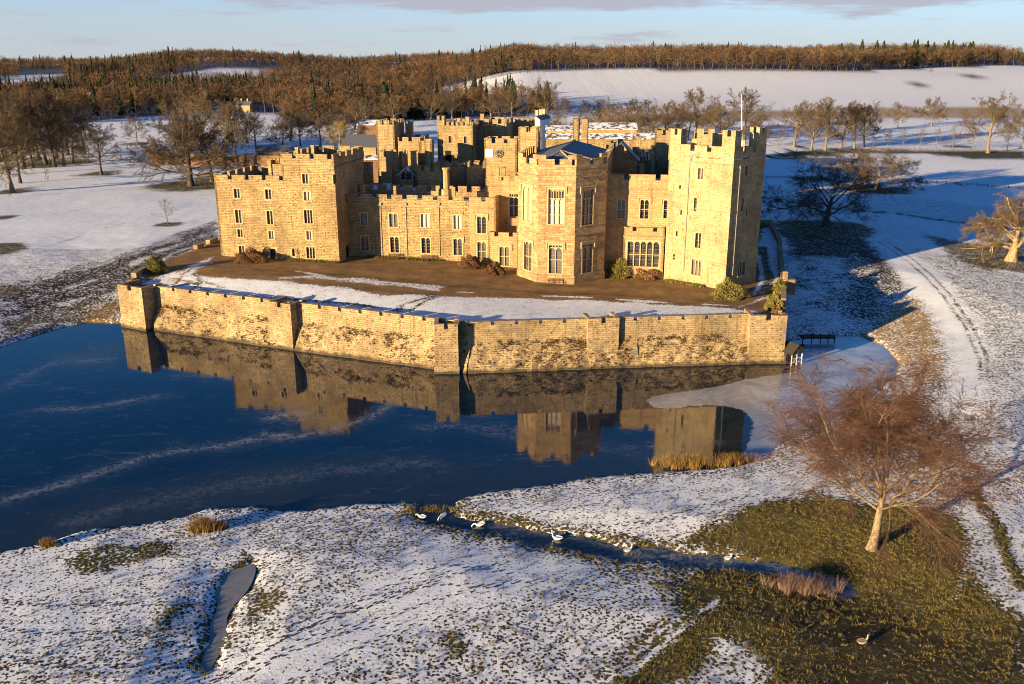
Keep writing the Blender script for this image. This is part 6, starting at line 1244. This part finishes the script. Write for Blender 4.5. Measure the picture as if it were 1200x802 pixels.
# prints crossing the near snow
tr = []; rp = random.Random(2)
for path in ([(210, 800), (300, 758), (380, 718), (450, 690), (520, 668), (600, 672)], [(280, 805), (350, 760), (420, 732), (500, 705), (590, 690), (640, 684)], [(330, 745), (430, 705), (520, 690), (590, 688)], [(0, 735), (60, 742), (140, 748), (230, 760)], [(620, 640), (700, 632), (780, 610), (880, 588)], [(250, 790), (330, 768), (420, 745), (470, 735)], [(700, 615), (800, 600), (900, 578)], [(215, 806), (310, 770), (390, 727), (455, 698), (530, 672)], [(240, 800), (340, 752), (430, 712), (510, 680), (600, 662)], [(330, 800), (400, 768), (470, 745), (560, 715)], [(0, 700), (80, 712), (170, 715), (230, 705)], [(0, 775), (90, 778), (200, 790)], [(600, 600), (700, 588), (800, 572)]):
    P = A2(path, .6); L_ = np.r_[0, np.cumsum(np.hypot(*np.diff(P, axis=0).T))]
    for k, s_ in enumerate(np.arange(0, L_[-1], .62)):
        x = np.interp(s_, L_, P[:, 0]); y = np.interp(s_, L_, P[:, 1]); x2 = np.interp(s_ + .3, L_, P[:, 0]); y2 = np.interp(s_ + .3, L_, P[:, 1]); d = Vector((x2 - x, y2 - y)); d = d.normalized() if d.length > 1e-4 else Vector((1, 0)); nn = Vector((-d.y, d.x)); side_ = .13 * (1 if k % 2 else -1); x += nn.x * side_ + rp.gauss(0, .07) + .5 * math.sin(s_ * .35 + len(path)) * nn.x; y += nn.y * side_ + rp.gauss(0, .07) + .5 * math.sin(s_ * .35 + len(path)) * nn.y
        z = hz(x, y) + .03; w, l = .085, .2; ring = [(x + d.x * l * math.cos(t) + nn.x * w * math.sin(t), y + d.y * l * math.cos(t) + nn.y * w * math.sin(t), z) for t in np.linspace(0, 6.283, 9)[:-1]]; tr.append(ring)
mb = MB(); M['print'] = plain('trodden_grass', (0.075, 0.065, 0.05), .95, .3, 4)
for ring in tr: mb.prism([(a, b) for a, b, c in ring], ring[0][2] - .05, ring[0][2], 0)
tag(mb.build('footprints', [M['print']], None, False), 'lines of dark footprints trodden through the near snow', 'footprints', kind='stuff')

# ------------------------------------------------------------------ buildings beyond the castle, walls and fences
def house(name, label, cat, px0, px1, peave, pridge, pbase, Y=None, dep=8, wallm='ashlar', roofm='snowslate', gables=1, chims=(), wins=0, ang=-9, axis='x'):
    p = gp(px0, pbase) if Y is None else None; Y = float(p[1]) if Y is None else Y; a = atY(px0, peave, Y); b = atY(px1, peave, Y); zb = hz(float(a[0]), Y) - .5; w = float(b[0] - a[0]); ze = float(a[2]); zr = float(atY(px0, pridge, Y)[2]); o = thing(name, label, cat, (float(a[0]), Y, zb), math.radians(ang)); he, hr = max(ze - zb, 1.5), max(zr - zb, 2.2)
    mb = MB()
    if axis == 'x':
        mb.box(0, w, 0, dep, 0, he, 0)
        for x in (0, w): mb.poly([(x, 0, he), (x, dep, he), (x, dep / 2, hr)] if x else [(x, dep, he), (x, 0, he), (x, dep / 2, hr)], 0)
        mb.build('wall', [M[wallm]], o); mb = MB(); e = .35; k = (hr - he) / (dep / 2)
        mb.hexa([(-e, -e, he - e * k + .02), (w + e, -e, he - e * k + .02), (w + e, dep / 2, hr + .02), (-e, dep / 2, hr + .02)], [(-e, -e, he - e * k + .22), (w + e, -e, he - e * k + .22), (w + e, dep / 2, hr + .22), (-e, dep / 2, hr + .22)], 0)
        mb.hexa([(-e, dep / 2, hr + .02), (w + e, dep / 2, hr + .02), (w + e, dep + e, he - e * k + .02), (-e, dep + e, he - e * k + .02)], [(-e, dep / 2, hr + .22), (w + e, dep / 2, hr + .22), (w + e, dep + e, he - e * k + .22), (-e, dep + e, he - e * k + .22)], 0)
    else:
        mb.box(0, w, 0, dep, 0, he, 0); mb.poly([(0, 0, he), (w, 0, he), (w / 2, 0, hr)], 0); mb.poly([(w, dep, he), (0, dep, he), (w / 2, dep, hr)], 0); mb.build('wall', [M[wallm]], o); mb = MB(); e = .3; k = (hr - he) / (w / 2)
        mb.hexa([(-e, -e, he - e * k + .02), (w / 2, -e, hr + .02), (w / 2, dep + e, hr + .02), (-e, dep + e, he - e * k + .02)], [(-e, -e, he - e * k + .22), (w / 2, -e, hr + .22), (w / 2, dep + e, hr + .22), (-e, dep + e, he - e * k + .22)], 0)
        mb.hexa([(w / 2, -e, hr + .02), (w + e, -e, he - e * k + .02), (w + e, dep + e, he - e * k + .02), (w / 2, dep + e, hr + .02)], [(w / 2, -e, hr + .22), (w + e, -e, he - e * k + .22), (w + e, dep + e, he - e * k + .22), (w / 2, dep + e, hr + .22)], 0)
    rf = mb.build('roof', [M[roofm]], o)
    for x in chims: mb = MB(); cy = dep / 2 if axis == 'x' else dep * x / max(w, .1); cx = x if axis == 'x' else w / 2; mb.box(cx - .45, cx + .45, cy - .4, cy + .4, hr - .8, hr + 1.7, 0); mb.box(cx - .52, cx + .52, cy - .47, cy + .47, hr + 1.7, hr + 1.9, 0); mb.build('chimney', [M['dressed']], rf)
    for k in range(wins):
        x = w * (k + .5) / wins; mb = MB(); mb.box(x - .45, x + .45, -.03, .02, he * .45, he * .8, 1); [mb.box(x + a_ - .05, x + a_ + .05, -.06, .0, he * .45, he * .8, 0) for a_ in (-.45, 0, .45)]; mb.box(x - .5, x + .5, -.06, 0, he * .8, he * .8 + .1, 0); mb.build('window', [M['white'], M['glass']], o)
    return o
lodge = house('lodge_house', 'golden stone lodge with gables and chimneys in front of the far plantation', 'house', 270, 294, 123.5, 119, 131.5, dep=9, chims=(2, 7, 12), wins=3, roofm='slate')
house('white_house', 'small white gabled house with a blue-grey roof behind the castle keep', 'house', 622.5, 633, 140.5, 136.5, 150, Y=300, dep=14, wallm='white', roofm='slate', chims=(.4, 1.4, 2.3), wins=1, ang=-16, axis='y')
house('long_barn', 'long low barn with a snowy white roof left of the back tower', 'barn', 419, 446, 146.5, 142, 156, Y=330, dep=9, wallm='brick', roofm='snowslate', ang=-3)
house('stable_block', 'long stone stable with a pale brown roof behind the octagonal tower', 'stable', 640, 690, 153, 149, 165, Y=290, dep=10, roofm='snowslate', wins=6, ang=-3); house('stable_block', 'stone stable with a peaked brown roof right of the twin turret', 'stable', 688, 746, 152, 146, 166, Y=285, dep=12, roofm='snowslate', wins=7, ang=-3)
house('stable_block', 'lower stable front catching the sun beside the peaked one', 'stable', 640, 780, 162.5, 158, 175, Y=262, dep=7, wallm='rubble', roofm='snowslate', wins=16, ang=-3)
house('cart_shed', 'dark low shed with a curved snowy roof left of the back tower', 'shed', 400, 442, 172, 160, 182, Y=262, dep=11, wallm='keep', roofm='slate', ang=-10); house('glasshouse', 'low dark glasshouse behind the brick garden wall', 'glasshouse', 300, 345, 178, 172, 186, Y=385, dep=7, wallm='brick', roofm='slate', ang=-4); house('garden_shed', 'little shed with a snowy roof in the line of trees above the square tower', 'shed', 400, 432, 158, 153, 164, dep=6, wallm='brick', roofm='snowslate', ang=-4)
house('gate_cottage', 'brick cottage wall and snowy roof between the square tower and the back tower', 'cottage', 427, 446, 187, 184, 196, Y=222, dep=6, wallm='brick', roofm='snowslate', ang=-5)
ga, gb = gp(178, 193), gp(334, 196.5); dv = gb[:2] - ga[:2]; L_ = float(np.hypot(*dv)); gw_ = thing('garden_wall', 'long brick garden wall with a snowy strip at its foot beyond the meadow trees', 'wall', tuple(map(float, ga)), math.atan2(dv[1], dv[0])); mb = MB(); mb.box(0, L_, 0, .5, -2, 4.0, 0); mb.build('brickwork', [M['brick']], gw_); mb = MB(); mb.box(-.1, L_ + .1, -.08, .58, 4.0, 4.15, 0); mb.build('coping', [M['coping']], gw_)
def fence(path, label, step=2.6, h=1.1, rails=3, mat='darkwood'):
    P = G2(path); L_ = np.r_[0, np.cumsum(np.hypot(*np.diff(P, axis=0).T))]; s_ = np.arange(0, L_[-1], step); xs = np.interp(s_, L_, P[:, 0]); ys = np.interp(s_, L_, P[:, 1]); zs = height(xs, ys); o = thing('park_fence', label, 'fence', (float(xs[0]), float(ys[0]), float(zs[0]))); mb = MB(); mr = MB()
    for i in range(len(xs)):
        x, y, z = xs[i] - xs[0], ys[i] - ys[0], zs[i] - zs[0]; mb.box(x - .07, x + .07, y - .07, y + .07, z - .3, z + h, 0)
        if i:
            x0, y0, z0 = xs[i - 1] - xs[0], ys[i - 1] - ys[0], zs[i - 1] - zs[0]
            for r in range(rails): hh = h * (.35 + .28 * r); mr.hexa([(x0, y0 - .03, z0 + hh), (x, y - .03, z + hh), (x, y + .03, z + hh), (x0, y0 + .03, z0 + hh)], [(x0, y0 - .03, z0 + hh + .09), (x, y - .03, z + hh + .09), (x, y + .03, z + hh + .09), (x0, y0 + .03, z0 + hh + .09)], 0)
    q = mb.build('fence_posts', [M[mat]], o, False); q['kind'] = 'stuff'; mr.build('fence_rails', [M[mat]], o, False)
fence([(888, 209), (985, 210.5), (1062, 213.5), (1163, 220), (1210, 224)], 'dark wire-and-post fence across the shaded snow behind the oaks', 3, 1.1, 2); fence([(1020, 176), (1100, 178), (1205, 179.5)], 'timber rail fence along the green strip of the far park', 2.6, 1.2, 3, 'wood')
